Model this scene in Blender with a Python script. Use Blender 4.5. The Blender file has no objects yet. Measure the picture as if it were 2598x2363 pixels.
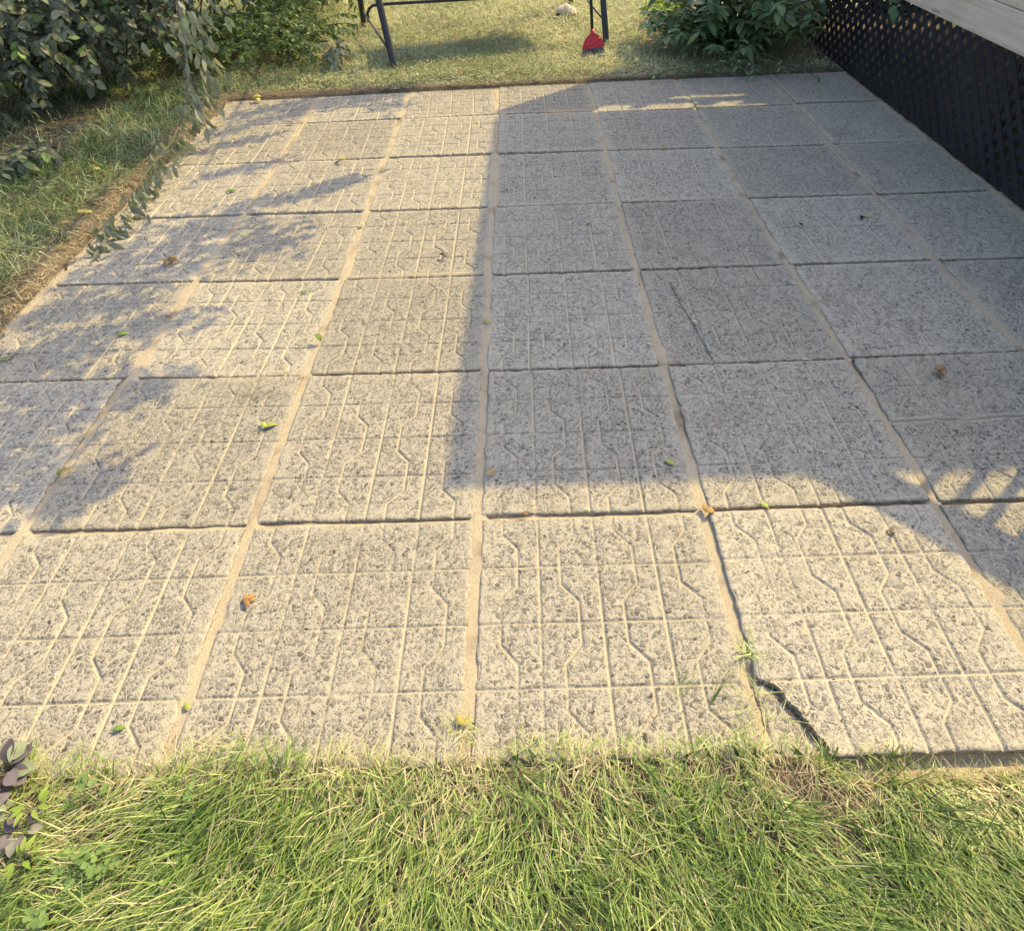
import bpy, bmesh, math, random
import numpy as np
from mathutils import Matrix, Vector, Euler

SC = bpy.context.scene
COL = SC.collection
random.seed(7)
RNG = np.random.default_rng(7)

# ------------------------------------------------------------------ camera, sky, sun, exposure
S = 0.61
W0, H0 = 2598.0, 2363.0
CF, CCX, CCY = 1691.357, 39.448, -287.543
CP = np.array([0.26057, -4.82311, 2.39759]) * S
YAW, PITCH, ROLL = -0.0072374, 0.6797996, -0.0371259


def cam_axes():
    cy, sy = math.cos(YAW), math.sin(YAW)
    cp, sp = math.cos(PITCH), math.sin(PITCH)
    f = np.array([sy * cp, cy * cp, -sp])
    r = np.array([cy, -sy, 0.0])
    u = np.cross(r, f)
    cr, sr = math.cos(ROLL), math.sin(ROLL)
    return cr * r + sr * u, -sr * r + cr * u, f


AR, AU, AF = cam_axes()
cam = bpy.data.cameras.new('camera')
camo = bpy.data.objects.new('camera', cam)
COL.objects.link(camo)
cam.sensor_fit = 'HORIZONTAL'
cam.sensor_width = 36.0
cam.lens = CF / W0 * 36.0
cam.shift_x = -CCX / W0
cam.shift_y = CCY / W0
cam.clip_start = 0.05
cam.clip_end = 500
M = Matrix(((AR[0], AU[0], -AF[0], CP[0]), (AR[1], AU[1], -AF[1], CP[1]), (AR[2], AU[2], -AF[2], CP[2]), (0, 0, 0, 1)))
camo.matrix_world = M
SC.camera = camo

SUN_AZ = 50.0     # degrees clockwise from +y
SUN_EL = 45.0
SKY = 0.15
SUN_E = 2.5
SUN_C = (1.0, 0.79, 0.33)
EXPO = 1.10
w = bpy.data.worlds.new('World')
SC.world = w
w.use_nodes = True
nt = w.node_tree
bg = nt.nodes['Background']
sky = nt.nodes.new('ShaderNodeTexSky')
sky.sky_type = 'NISHITA'
sky.sun_disc = False
sky.sun_elevation = math.radians(SUN_EL)
sky.sun_rotation = math.radians(SUN_AZ)
sky.dust_density = 3.0
sky.ozone_density = 0.75
nt.links.new(sky.outputs[0], bg.inputs[0])
bg.inputs[1].default_value = SKY
sl = bpy.data.lights.new('sun', 'SUN')
sl.energy = SUN_E
sl.angle = math.radians(0.42)
sl.color = SUN_C
so = bpy.data.objects.new('sun', sl)
COL.objects.link(so)
_a, _e = math.radians(SUN_AZ), math.radians(SUN_EL)
SUNV = np.array([math.sin(_a) * math.cos(_e), math.cos(_a) * math.cos(_e), math.sin(_e)])
so.rotation_euler = Vector(SUNV).to_track_quat('Z', 'Y').to_euler()
so.location = (6, 6, 8)
SC.view_settings.view_transform = 'Standard'
SC.view_settings.look = 'None'
SC.view_settings.exposure = EXPO
SC.view_settings.gamma = 1.0
SC.render.film_transparent = False


# ------------------------------------------------------------------ helpers
def ray(x, y):
    return AR * ((x - W0 / 2 - CCX) / CF) - AU * ((y - H0 / 2 - CCY) / CF) + AF


def G(x, y, z=0.0):
    """ground point seen at photo pixel x, y (2598 px wide frame)"""
    d = ray(x, y)
    return CP + d * ((z - CP[2]) / d[2])


def g2(x, y, z=0.0):
    """the same from the 2016 px wide view"""
    return G(x * W0 / 2016.0, y * W0 / 2016.0, z)


def unit(v):
    v = np.asarray(v, float)
    return v / (np.linalg.norm(v, axis=-1, keepdims=True) + 1e-12)


def make_mesh(name, V, quads=None, tris=None, attrs=None, smooth=True, flat_from=None):
    me = bpy.data.meshes.new(name)
    V = np.asarray(V, np.float32)
    nq = 0 if quads is None else len(quads)
    ntr = 0 if tris is None else len(tris)
    me.vertices.add(len(V))
    me.vertices.foreach_set('co', V.ravel())
    li = []
    if nq:
        li.append(np.asarray(quads, np.int32).ravel())
    if ntr:
        li.append(np.asarray(tris, np.int32).ravel())
    li = np.concatenate(li)
    me.loops.add(len(li))
    me.loops.foreach_set('vertex_index', li)
    me.polygons.add(nq + ntr)
    st = np.concatenate([np.arange(nq) * 4, nq * 4 + np.arange(ntr) * 3]).astype(np.int32)
    me.polygons.foreach_set('loop_start', st)
    sm = np.full(nq + ntr, bool(smooth))
    if flat_from is not None:
        sm[flat_from:] = False
    me.polygons.foreach_set('use_smooth', sm)
    for k, a in (attrs or {}).items():
        at = me.attributes.new(k, 'FLOAT', 'POINT')
        at.data.foreach_set('value', np.asarray(a, np.float32).ravel())
    me.update(calc_edges=True)
    me.validate()
    return me


def obj(name, me, mat=None, parent=None, loc=None, rot=None):
    o = bpy.data.objects.new(name, me)
    COL.objects.link(o)
    if mat is not None and me is not None:
        if len(me.materials) == 0:
            me.materials.append(mat)
    if parent is not None:
        o.parent = parent
    if loc is not None:
        o.location = loc
    if rot is not None:
        o.rotation_euler = rot
    return o


def tag(o, label=None, cat=None, group=None, kind=None):
    if label:
        o['label'] = label
    if cat:
        o['category'] = cat
    if group:
        o['group'] = group
    if kind:
        o['kind'] = kind
    return o


def thing(name, label, cat, loc=(0, 0, 0), group=None):
    o = bpy.data.objects.new(name, None)
    COL.objects.link(o)
    o.location = loc
    o.empty_display_size = 0.1
    return tag(o, label, cat, group)


class MB:
    """collects boxes and tubes into one mesh"""

    def __init__(self):
        self.bm = bmesh.new()

    def box(self, c, size, rot=None, bevel=0.0):
        m = Matrix.Translation(Vector(c)) @ (rot.to_matrix().to_4x4() if rot is not None else Matrix.Identity(4))
        r = bmesh.ops.create_cube(self.bm, size=1.0, matrix=m @ Matrix.Diagonal((size[0], size[1], size[2], 1)))
        if bevel > 0:
            es = list({e for v in r['verts'] for e in v.link_edges})
            bmesh.ops.bevel(self.bm, geom=es, offset=bevel, segments=2, affect='EDGES', profile=0.6)
        return self

    def tube(self, pts, rad, n=10, caps=True):
        pts = [Vector(p) for p in pts]
        rads = rad if hasattr(rad, '__len__') else [rad] * len(pts)
        rings = []
        up = None
        for i, p in enumerate(pts):
            a = pts[max(0, i - 1)]
            b = pts[min(len(pts) - 1, i + 1)]
            t = (b - a).normalized()
            if up is None:
                up = t.orthogonal().normalized()
            s = up - t * up.dot(t)
            s = s.normalized() if s.length > 1e-6 else t.orthogonal().normalized()
            up = s
            q = t.cross(s)
            ring = []
            for k in range(n):
                an = 2 * math.pi * k / n
                ring.append(self.bm.verts.new(p + (s * math.cos(an) + q * math.sin(an)) * rads[i]))
            rings.append(ring)
        for i in range(len(rings) - 1):
            for k in range(n):
                f = self.bm.faces.new((rings[i][k], rings[i][(k + 1) % n], rings[i + 1][(k + 1) % n], rings[i + 1][k]))
                f.smooth = True
        if caps:
            self.bm.faces.new(list(reversed(rings[0])))
            self.bm.faces.new(rings[-1])
        return self

    def prism(self, poly, axis, lo, hi):
        """extrude a 2-D polygon along axis 'x','y' or 'z'"""
        def P(a, b, c):
            return {'x': (c, a, b), 'y': (a, c, b), 'z': (a, b, c)}[axis]
        A = [self.bm.verts.new(P(a, b, lo)) for a, b in poly]
        B = [self.bm.verts.new(P(a, b, hi)) for a, b in poly]
        n = len(poly)
        for i in range(n):
            self.bm.faces.new((A[i], A[(i + 1) % n], B[(i + 1) % n], B[i]))
        self.bm.faces.new(list(reversed(A)))
        self.bm.faces.new(B)
        return self

    def build(self, name, mat, parent=None, loc=None):
        bmesh.ops.recalc_face_normals(self.bm, faces=self.bm.faces[:])
        me = bpy.data.meshes.new(name)
        self.bm.to_mesh(me)
        self.bm.free()
        return obj(name, me, mat, parent, loc)


def vnoise(x, y, cell, seed):
    """smooth value noise in -1..1"""
    r = np.random.default_rng(seed)
    T = r.uniform(-1, 1, (257, 257))
    x = np.asarray(x) / cell + 1000.0
    y = np.asarray(y) / cell + 1000.0
    xi = np.floor(x).astype(int)
    yi = np.floor(y).astype(int)
    fx = x - xi
    fy = y - yi
    fx = fx * fx * (3 - 2 * fx)
    fy = fy * fy * (3 - 2 * fy)
    a = T[xi % 256, yi % 256]
    b = T[(xi + 1) % 256, yi % 256]
    c = T[xi % 256, (yi + 1) % 256]
    d = T[(xi + 1) % 256, (yi + 1) % 256]
    return (a * (1 - fx) + b * fx) * (1 - fy) + (c * (1 - fx) + d * fx) * fy


def fbm(x, y, cell, seed, octv=3):
    v, a, t = 0, 1.0, 0
    for i in range(octv):
        v = v + a * vnoise(x, y, cell / 2 ** i, seed + i)
        t += a
        a *= 0.5
    return v / t


def sstep(a, b, x):
    t = np.clip((x - a) / (b - a), 0, 1)
    return t * t * (3 - 2 * t)


# ------------------------------------------------------------------ materials
class NT:
    def __init__(self, name):
        self.m = bpy.data.materials.new(name)
        self.m.use_nodes = True
        self.t = self.m.node_tree
        self.b = self.t.nodes['Principled BSDF']
        self.out = self.t.nodes['Material Output']
        self.b.inputs['Specular IOR Level'].default_value = 0.25

    def n(self, typ, **kw):
        nd = self.t.nodes.new(typ)
        for k, v in kw.items():
            if k.startswith('i_'):
                key = k[2:].replace('_', ' ')
                nd.inputs[key].default_value = v
            else:
                setattr(nd, k, v)
        return nd

    def l(self, a, b):
        self.t.links.new(a, b)

    def val(self, x):
        return x

    def math(self, op, a, b=None, c=None, clamp=False):
        nd = self.n('ShaderNodeMath', operation=op)
        nd.use_clamp = clamp
        for i, v in enumerate((a, b, c)):
            if v is None:
                continue
            if isinstance(v, (int, float)):
                nd.inputs[i].default_value = v
            else:
                self.l(v, nd.inputs[i])
        return nd.outputs[0]

    def mix(self, f, a, b, blend='MIX'):
        nd = self.n('ShaderNodeMix', data_type='RGBA', blend_type=blend)
        for s, v in ((nd.inputs[0], f), (nd.inputs[6], a), (nd.inputs[7], b)):
            if isinstance(v, (int, float)):
                s.default_value = v
            elif isinstance(v, tuple):
                s.default_value = v if len(v) == 4 else (*v, 1)
            else:
                self.l(v, s)
        return nd.outputs[2]

    def ramp(self, f, stops, interp='LINEAR'):
        nd = self.n('ShaderNodeValToRGB')
        cr = nd.color_ramp
        cr.interpolation = interp
        while len(cr.elements) > 1:
            cr.elements.remove(cr.elements[-1])
        cr.elements[0].position = stops[0][0]
        cr.elements[0].color = (*stops[0][1], 1)
        for p, c in stops[1:]:
            e = cr.elements.new(p)
            e.color = (*c, 1)
        self.l(f, nd.inputs[0])
        return nd.outputs[0]

    def smooth(self, x, lo, hi, a=0.0, b=1.0):
        nd = self.n('ShaderNodeMapRange', interpolation_type='SMOOTHSTEP')
        nd.inputs[1].default_value = lo
        nd.inputs[2].default_value = hi
        nd.inputs[3].default_value = a
        nd.inputs[4].default_value = b
        self.l(x, nd.inputs[0])
        return nd.outputs[0]

    def pos(self):
        return self.n('ShaderNodeNewGeometry').outputs['Position']

    def objco(self):
        return self.n('ShaderNodeTexCoord').outputs['Object']

    def noise(self, vec, scale, detail=3.0, rough=0.55, out=0):
        nd = self.n('ShaderNodeTexNoise')
        nd.inputs['Scale'].default_value = scale
        nd.inputs['Detail'].default_value = detail
        nd.inputs['Roughness'].default_value = rough
        if vec is not None:
            self.l(vec, nd.inputs['Vector'])
        return nd.outputs[out]

    def attr(self, name):
        nd = self.n('ShaderNodeAttribute', attribute_name=name)
        return nd.outputs['Fac']

    def bump(self, h, strength, dist, normal=None):
        nd = self.n('ShaderNodeBump')
        nd.inputs['Strength'].default_value = strength
        nd.inputs['Distance'].default_value = dist
        self.l(h, nd.inputs['Height'])
        if normal is not None:
            self.l(normal, nd.inputs['Normal'])
        return nd.outputs[0]


def mat_slab():
    k = NT('exposed_aggregate_concrete')
    p = k.pos()
    info = k.n('ShaderNodeObjectInfo').outputs['Random']
    nz = k.noise(p, 60, 2, 0.5, out=1)
    va = k.n('ShaderNodeVectorMath', operation='SCALE')
    sub = k.n('ShaderNodeVectorMath', operation='SUBTRACT')
    k.l(nz, sub.inputs[0])
    sub.inputs[1].default_value = (0.5, 0.5, 0.5)
    k.l(sub.outputs[0], va.inputs[0])
    va.inputs['Scale'].default_value = 0.016
    add = k.n('ShaderNodeVectorMath', operation='ADD')
    k.l(p, add.inputs[0])
    k.l(va.outputs[0], add.inputs[1])
    pd = add.outputs[0]

    def pebbles(scale, keep, web0, web1, off):
        mp = k.n('ShaderNodeMapping')
        k.l(pd, mp.inputs[0])
        mp.inputs['Location'].default_value = off
        v = k.n('ShaderNodeTexVoronoi', feature='F1', distance='EUCLIDEAN')
        e = k.n('ShaderNodeTexVoronoi', feature='DISTANCE_TO_EDGE')
        for q in (v, e):
            q.inputs['Scale'].default_value = scale
            k.l(mp.outputs[0], q.inputs['Vector'])
        sp = k.n('ShaderNodeSeparateColor')
        k.l(v.outputs['Color'], sp.inputs[0])
        gate = k.smooth(sp.outputs[1], keep - 0.02, keep + 0.02, 1.0, 0.0)
        wid = k.math('MULTIPLY_ADD', sp.outputs[2], web1 - web0, web0)
        d = k.math('SUBTRACT', e.outputs['Distance'], wid)
        mask = k.math('MULTIPLY', k.smooth(d, -0.015, 0.035), gate)
        hgt = k.math('MULTIPLY', k.smooth(d, -0.03, 0.22), gate)
        return mask, hgt, sp.outputs[0]

    m1, h1, c1 = pebbles(92, 0.66, 0.03, 0.17, (0.3, 0.1, 0.2))
    m2, h2, c2 = pebbles(175, 0.68, 0.04, 0.19, (1.3, 2.1, 0.7))
    pal = [(0.0, (0.11, 0.10, 0.088)), (0.08, (0.18, 0.165, 0.14)), (0.45, (0.25, 0.223, 0.178)), (0.7, (0.285, 0.262, 0.225)), (0.9, (0.335, 0.30, 0.245)), (1.0, (0.41, 0.37, 0.31))]
    pc1 = k.ramp(c1, pal)
    pc2 = k.ramp(c2, pal)
    fine = k.noise(p, 330, 3, 0.7)
    mortar = k.ramp(fine, [(0.3, (0.31, 0.27, 0.205)), (0.55, (0.455, 0.405, 0.315)), (0.75, (0.585, 0.54, 0.44))])
    big = k.noise(p, 2.6, 4, 0.6)
    blot = k.noise(p, 9.0, 4, 0.65)
    c = k.mix(k.math('MULTIPLY', m2, 0.88), mortar, pc2)
    c = k.mix(m1, c, pc1)
    # sand left in the grooves, along the edges and in drifts
    gr = k.attr('groove')
    ed = k.attr('edge')
    sand = k.ramp(k.noise(p, 400, 2, 0.7), [(0.3, (0.40, 0.345, 0.25)), (0.6, (0.56, 0.49, 0.375)), (0.8, (0.66, 0.59, 0.47))])
    drift = k.smooth(k.math('MULTIPLY_ADD', big, 0.6, k.math('MULTIPLY', blot, 0.4)), 0.48, 0.72)
    near = k.smooth(k.math('MULTIPLY_ADD', blot, -0.11, ed), -0.06, 0.0, 1.0, 0.0)
    dust = k.math('MAXIMUM', k.math('MULTIPLY', drift, 0.38), k.math('MULTIPLY', near, 0.42))
    dust = k.math('MAXIMUM', dust, k.math('MULTIPLY', k.smooth(gr, 0.25, 0.8), 0.85), clamp=True)
    c = k.mix(dust, c, sand)
    # stains that belong to each slab
    st = k.noise(p, 4.3, 5, 0.7)
    c = k.mix(k.math('MULTIPLY', k.smooth(st, 0.54, 0.74), 0.34), c, (0.14, 0.105, 0.075))
    tint = k.math('MULTIPLY_ADD', info, 0.24, 0.86)
    tc = k.n('ShaderNodeCombineColor')
    for i in range(3):
        k.l(tint, tc.inputs[i])
    c = k.mix(1.0, c, tc.outputs[0], 'MULTIPLY')
    k.l(c, k.b.inputs['Base Color'])
    k.b.inputs['Roughness'].default_value = 0.88
    hh = k.math('ADD', k.math('MULTIPLY', h1, 1.0), k.math('MULTIPLY', h2, 0.55))
    hh = k.math('MULTIPLY', hh, k.math('SUBTRACT', 1.0, k.math('MULTIPLY', dust, 0.8)))
    hh = k.math('ADD', hh, k.math('MULTIPLY', fine, 0.5))
    k.l(k.bump(hh, 0.75, 0.0022), k.b.inputs['Normal'])
    return k.m


def mat_sand():
    k = NT('joint_sand')
    p = k.pos()
    f = k.noise(p, 300, 3, 0.8)
    c = k.ramp(f, [(0.28, (0.27, 0.205, 0.13)), (0.48, (0.46, 0.375, 0.255)), (0.72, (0.64, 0.55, 0.41))])
    b = k.noise(p, 7, 4, 0.6)
    c = k.mix(k.smooth(b, 0.5, 0.75), c, (0.27, 0.20, 0.13))
    k.l(c, k.b.inputs['Base Color'])
    k.b.inputs['Roughness'].default_value = 0.95
    k.l(k.bump(f, 0.8, 0.003), k.b.inputs['Normal'])
    return k.m


def mat_ground():
    k = NT('bare_soil')
    p = k.pos()
    a = k.noise(p, 6, 5, 0.65)
    f = k.noise(p, 90, 4, 0.7)
    c = k.ramp(a, [(0.3, (0.075, 0.058, 0.042)), (0.5, (0.145, 0.115, 0.082)), (0.7, (0.23, 0.185, 0.135))])
    c = k.mix(k.smooth(f, 0.55, 0.7), c, (0.34, 0.285, 0.20))
    sep = k.n('ShaderNodeSeparateXYZ')
    k.l(p, sep.inputs[0])
    back = k.smooth(k.math('MULTIPLY_ADD', a, 0.25, sep.outputs[1]), 2.0, 2.2)
    straw = k.ramp(f, [(0.3, (0.12, 0.105, 0.05)), (0.5, (0.27, 0.235, 0.12)), (0.7, (0.42, 0.36, 0.21))])
    back = k.math('MULTIPLY', back, k.smooth(sep.outputs[0], 2.25, 2.38, 1.0, 0.0))
    c = k.mix(back, c, straw)
    k.l(c, k.b.inputs['Base Color'])
    k.b.inputs['Roughness'].default_value = 0.95
    k.l(k.bump(f, 1.0, 0.012), k.b.inputs['Normal'])
    return k.m


def mat_leaf(name, stops, trans=0.3, rough=0.55, vein=0.25, patch=None, tcol=None):
    """leaf material: colour by leaf ('rnd'), paler midrib ('mid' 0 at the rib), light passing through"""
    k = NT(name)
    r = k.attr('rnd')
    c = k.ramp(r, stops)
    p = k.pos()
    n = k.noise(p, 60, 3, 0.6)
    c = k.mix(k.smooth(n, 0.35, 0.75, 0.0, 0.35), c, k.mix(1.0, c, (0.55, 0.55, 0.5), 'MULTIPLY'))
    if patch is not None:
        n2 = k.noise(p, 35, 4, 0.7)
        c = k.mix(k.smooth(n2, 0.45, 0.7, 0, 0.8), c, patch)
    if vein > 0:
        mid = k.attr('mid')
        rib = k.smooth(mid, 0.0, 0.14, 1.0, 0.0)
        c = k.mix(k.math('MULTIPLY', rib, vein), c, k.mix(1.0, c, (1.7, 1.7, 1.45), 'MULTIPLY'))
    k.l(c, k.b.inputs['Base Color'])
    k.b.inputs['Roughness'].default_value = rough
    k.b.inputs['Specular IOR Level'].default_value = 0.35
    tr = k.n('ShaderNodeBsdfTranslucent')
    k.l(k.mix(1.0, c, tcol or (1.15, 1.2, 0.6), 'MULTIPLY'), tr.inputs[0])
    ms = k.n('ShaderNodeMixShader')
    ms.inputs[0].default_value = trans
    k.l(k.b.outputs[0], ms.inputs[1])
    k.l(tr.outputs[0], ms.inputs[2])
    k.l(ms.outputs[0], k.out.inputs[0])
    return k.m


def mat_simple(name, col, rough=0.5, metal=0.0, spec=0.4, grime=0.25, scale=12, bump=0.0, bscale=60):
    k = NT(name)
    p = k.objco()
    n = k.noise(p, scale, 4, 0.6)
    c = k.mix(k.smooth(n, 0.35, 0.75, 0.0, grime), col, tuple(x * 0.45 + 0.03 for x in col))
    k.l(c, k.b.inputs['Base Color'])
    k.b.inputs['Roughness'].default_value = rough
    k.b.inputs['Metallic'].default_value = metal
    k.b.inputs['Specular IOR Level'].default_value = spec
    k.l(k.smooth(n, 0.2, 0.8, max(0.05, rough - 0.12), min(1, rough + 0.12)), k.b.inputs['Roughness'])
    if bump > 0:
        k.l(k.bump(k.noise(p, bscale, 4, 0.6), bump, 0.004), k.b.inputs['Normal'])
    return k.m


def mat_wood(name, c0, c1, axis=1, scale=1.0):
    k = NT(name)
    p = k.objco()
    mp = k.n('ShaderNodeMapping')
    sc = [60.0 * scale, 60.0 * scale, 60.0 * scale]
    sc[axis] = 2.2 * scale
    mp.inputs['Scale'].default_value = sc
    k.l(p, mp.inputs[0])
    g = k.noise(mp.outputs[0], 1.0, 5, 0.6)
    big = k.noise(p, 3.0, 3, 0.5)
    c = k.ramp(g, [(0.25, c0), (0.55, c1), (0.8, tuple(min(1, x * 1.12) for x in c1))])
    c = k.mix(k.smooth(big, 0.45, 0.75, 0, 0.4), c, tuple(x * 0.72 for x in c0))
    mp2 = k.n('ShaderNodeMapping')
    s2 = [9.0, 9.0, 9.0]
    s2[axis] = 1.6
    mp2.inputs['Scale'].default_value = s2
    k.l(p, mp2.inputs[0])
    v = k.n('ShaderNodeTexVoronoi', feature='F1')
    v.inputs['Scale'].default_value = 1.0
    k.l(mp2.outputs[0], v.inputs['Vector'])
    knot = k.smooth(v.outputs['Distance'], 0.03, 0.12, 1.0, 0.0)
    c = k.mix(k.math('MULTIPLY', knot, 0.6), c, tuple(x * 0.35 for x in c0))
    k.l(c, k.b.inputs['Base Color'])
    k.b.inputs['Roughness'].default_value = 0.8
    k.l(k.bump(g, 0.35, 0.002), k.b.inputs['Normal'])
    return k.m


M_SLAB = mat_slab()
M_SAND = mat_sand()
M_GROUND = mat_ground()
M_GRASS_F = mat_leaf('long_grass', [(0.0, (0.04, 0.085, 0.02)), (0.25, (0.13, 0.22, 0.045)), (0.5, (0.29, 0.39, 0.10)), (0.74, (0.50, 0.57, 0.22)), (0.88, (0.60, 0.54, 0.29)), (1.0, (0.68, 0.58, 0.39))], 0.26, 0.34, 0.0)
M_GRASS_B = mat_leaf('lawn_grass', [(0.0, (0.08, 0.15, 0.05)), (0.35, (0.26, 0.34, 0.15)), (0.65, (0.52, 0.56, 0.32)), (1.0, (0.74, 0.69, 0.47))], 0.3, 0.6, 0.0)
M_THATCH = mat_leaf('dry_thatch', [(0.0, (0.20, 0.15, 0.095)), (0.5, (0.40, 0.315, 0.20)), (1.0, (0.58, 0.48, 0.33))], 0.15, 0.8, 0.0)
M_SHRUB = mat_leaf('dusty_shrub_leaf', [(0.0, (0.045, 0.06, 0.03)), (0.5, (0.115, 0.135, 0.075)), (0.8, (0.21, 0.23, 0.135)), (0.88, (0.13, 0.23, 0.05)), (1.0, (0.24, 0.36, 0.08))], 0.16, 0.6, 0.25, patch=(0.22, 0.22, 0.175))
M_TREE = mat_leaf('tree_leaf', [(0.0, (0.05, 0.09, 0.02)), (1.0, (0.12, 0.18, 0.05))], 0.25, 0.5, 0.2)
M_PEONY = mat_leaf('glossy_bush_leaf', [(0.0, (0.085, 0.145, 0.07)), (0.5, (0.15, 0.235, 0.105)), (0.85, (0.23, 0.32, 0.14)), (1.0, (0.33, 0.41, 0.18))], 0.25, 0.34, 0.45)
M_LUSH = mat_leaf('bright_weed_leaf', [(0.0, (0.08, 0.13, 0.03)), (0.5, (0.15, 0.22, 0.05)), (1.0, (0.26, 0.33, 0.09))], 0.35, 0.5, 0.2)
M_WILT = mat_leaf('wilted_leaf', [(0.0, (0.17, 0.18, 0.125)), (0.5, (0.28, 0.295, 0.20)), (0.85, (0.39, 0.41, 0.27)), (1.0, (0.48, 0.49, 0.31))], 0.25, 0.65, 0.3, patch=(0.42, 0.41, 0.33))
M_VINE = mat_leaf('vine_leaf', [(0.0, (0.06, 0.12, 0.04)), (1.0, (0.11, 0.20, 0.07))], 0.25, 0.45, 0.4)
M_PURPLE = mat_leaf('bronze_purple_leaf', [(0.0, (0.12, 0.095, 0.095)), (0.5, (0.25, 0.20, 0.205)), (0.8, (0.31, 0.29, 0.23)), (1.0, (0.26, 0.30, 0.17))], 0.15, 0.5, 0.15)
M_LIME = mat_leaf('lime_seedling_leaf', [(0.0, (0.24, 0.36, 0.05)), (1.0, (0.42, 0.50, 0.11))], 0.35, 0.5, 0.2)
M_CLOVER = mat_leaf('clover_leaf', [(0.0, (0.16, 0.26, 0.07)), (1.0, (0.28, 0.38, 0.12))], 0.3, 0.55, 0.2)
M_BARK = mat_simple('grey_bark', (0.20, 0.17, 0.14), 0.85, 0, 0.2, 0.5, 20, 0.6, 40)
M_TWIG = mat_simple('green_brown_twig', (0.13, 0.115, 0.07), 0.8, 0, 0.2, 0.4, 20)
M_BLACKMET = mat_simple('black_powder_coated_steel', (0.022, 0.023, 0.027), 0.38, 0.0, 0.5, 0.5, 9, 0.1, 200)
M_BLACKPL = mat_simple('black_plastic', (0.010, 0.0115, 0.018), 0.5, 0, 0.4, 0.4, 3, 0.1, 90)
M_RED = mat_simple('red_broom_plastic', (0.60, 0.028, 0.035), 0.38, 0, 0.5, 0.15, 20)
M_BRISTLE = mat_leaf('dark_bristle', [(0.0, (0.04, 0.042, 0.05)), (0.5, (0.15, 0.15, 0.17)), (1.0, (0.50, 0.50, 0.53))], 0.0, 0.6, 0.0)
M_CAP = mat_simple('sun_bleached_cotton', (0.66, 0.56, 0.44), 0.9, 0, 0.2, 0.3, 30, 0.3, 300)
M_BUCKLE = mat_simple('brass_eyelet', (0.35, 0.27, 0.12), 0.4, 0.9)
M_FASCIA = mat_wood('weathered_fascia_board', (0.55, 0.43, 0.315), (0.72, 0.595, 0.455), 1)
M_DECKW = mat_wood('deck_plank_wood', (0.20, 0.155, 0.11), (0.33, 0.27, 0.20), 1)
M_DARKWOOD = mat_wood('stained_frame_wood', (0.06, 0.04, 0.028), (0.11, 0.08, 0.055), 2)
M_FABRIC = mat_simple('shadow_caster_fabric', (0.05, 0.05, 0.055), 0.9, 0, 0.2, 0.2, 8)
M_STRAP = mat_simple('grey_sling_fabric', (0.10, 0.10, 0.105), 0.9, 0, 0.2, 0.2, 60)

# ------------------------------------------------------------------ ground
PX0, PX1, PY0, PY1 = -1.82, 2.44, -2.43, 1.79


def ground_z(x, y):
    n = fbm(x, y, 0.5, 11, 4) * 0.018 + fbm(x, y, 0.09, 31, 2) * 0.006
    edge_b = 1.76 + 0.045 * (x - 0.3)
    yf = -2.398 - 0.055 * sstep(0.66, 0.76, x)
    out = np.maximum.reduce([PX0 - x, x - PX1, yf - y, y - edge_b])
    base = sstep(-0.02, 0.05, out) * 0.075 - 0.07
    base = base + sstep(0.02, 0.35, out) * 0.012
    left = sstep(0.02, 0.10, PX0 - x) * np.exp(-np.maximum(0, PX0 - x - 0.1) / 0.25) * 0.022
    return base + n * sstep(0.0, 0.15, out) + left


def axis_pts(lo, hi, step, far):
    a = list(np.arange(lo, hi + 1e-6, step))
    d = step * 2
    while a[-1] < far:
        a.append(a[-1] + d)
        d *= 1.35
    d = step * 2
    while a[0] > -far:
        a.insert(0, a[0] - d)
        d *= 1.35
    return np.array(a)


gx = axis_pts(-3.4, 2.9, 0.03, 90)
gy = axis_pts(-3.3, 3.2, 0.03, 90)
XX, YY = np.meshgrid(gx, gy, indexing='ij')
ZZ = ground_z(XX, YY)


def grid_quads(nx, ny):
    i, j = np.meshgrid(np.arange(nx - 1), np.arange(ny - 1), indexing='ij')
    a = (i * ny + j).ravel()
    return np.stack([a, a + ny, a + ny + 1, a + 1], 1)


g = obj('ground', make_mesh('ground', np.stack([XX, YY, ZZ], -1).reshape(-1, 3), grid_quads(len(gx), len(gy))), M_GROUND)
tag(g, kind='structure')

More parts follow.
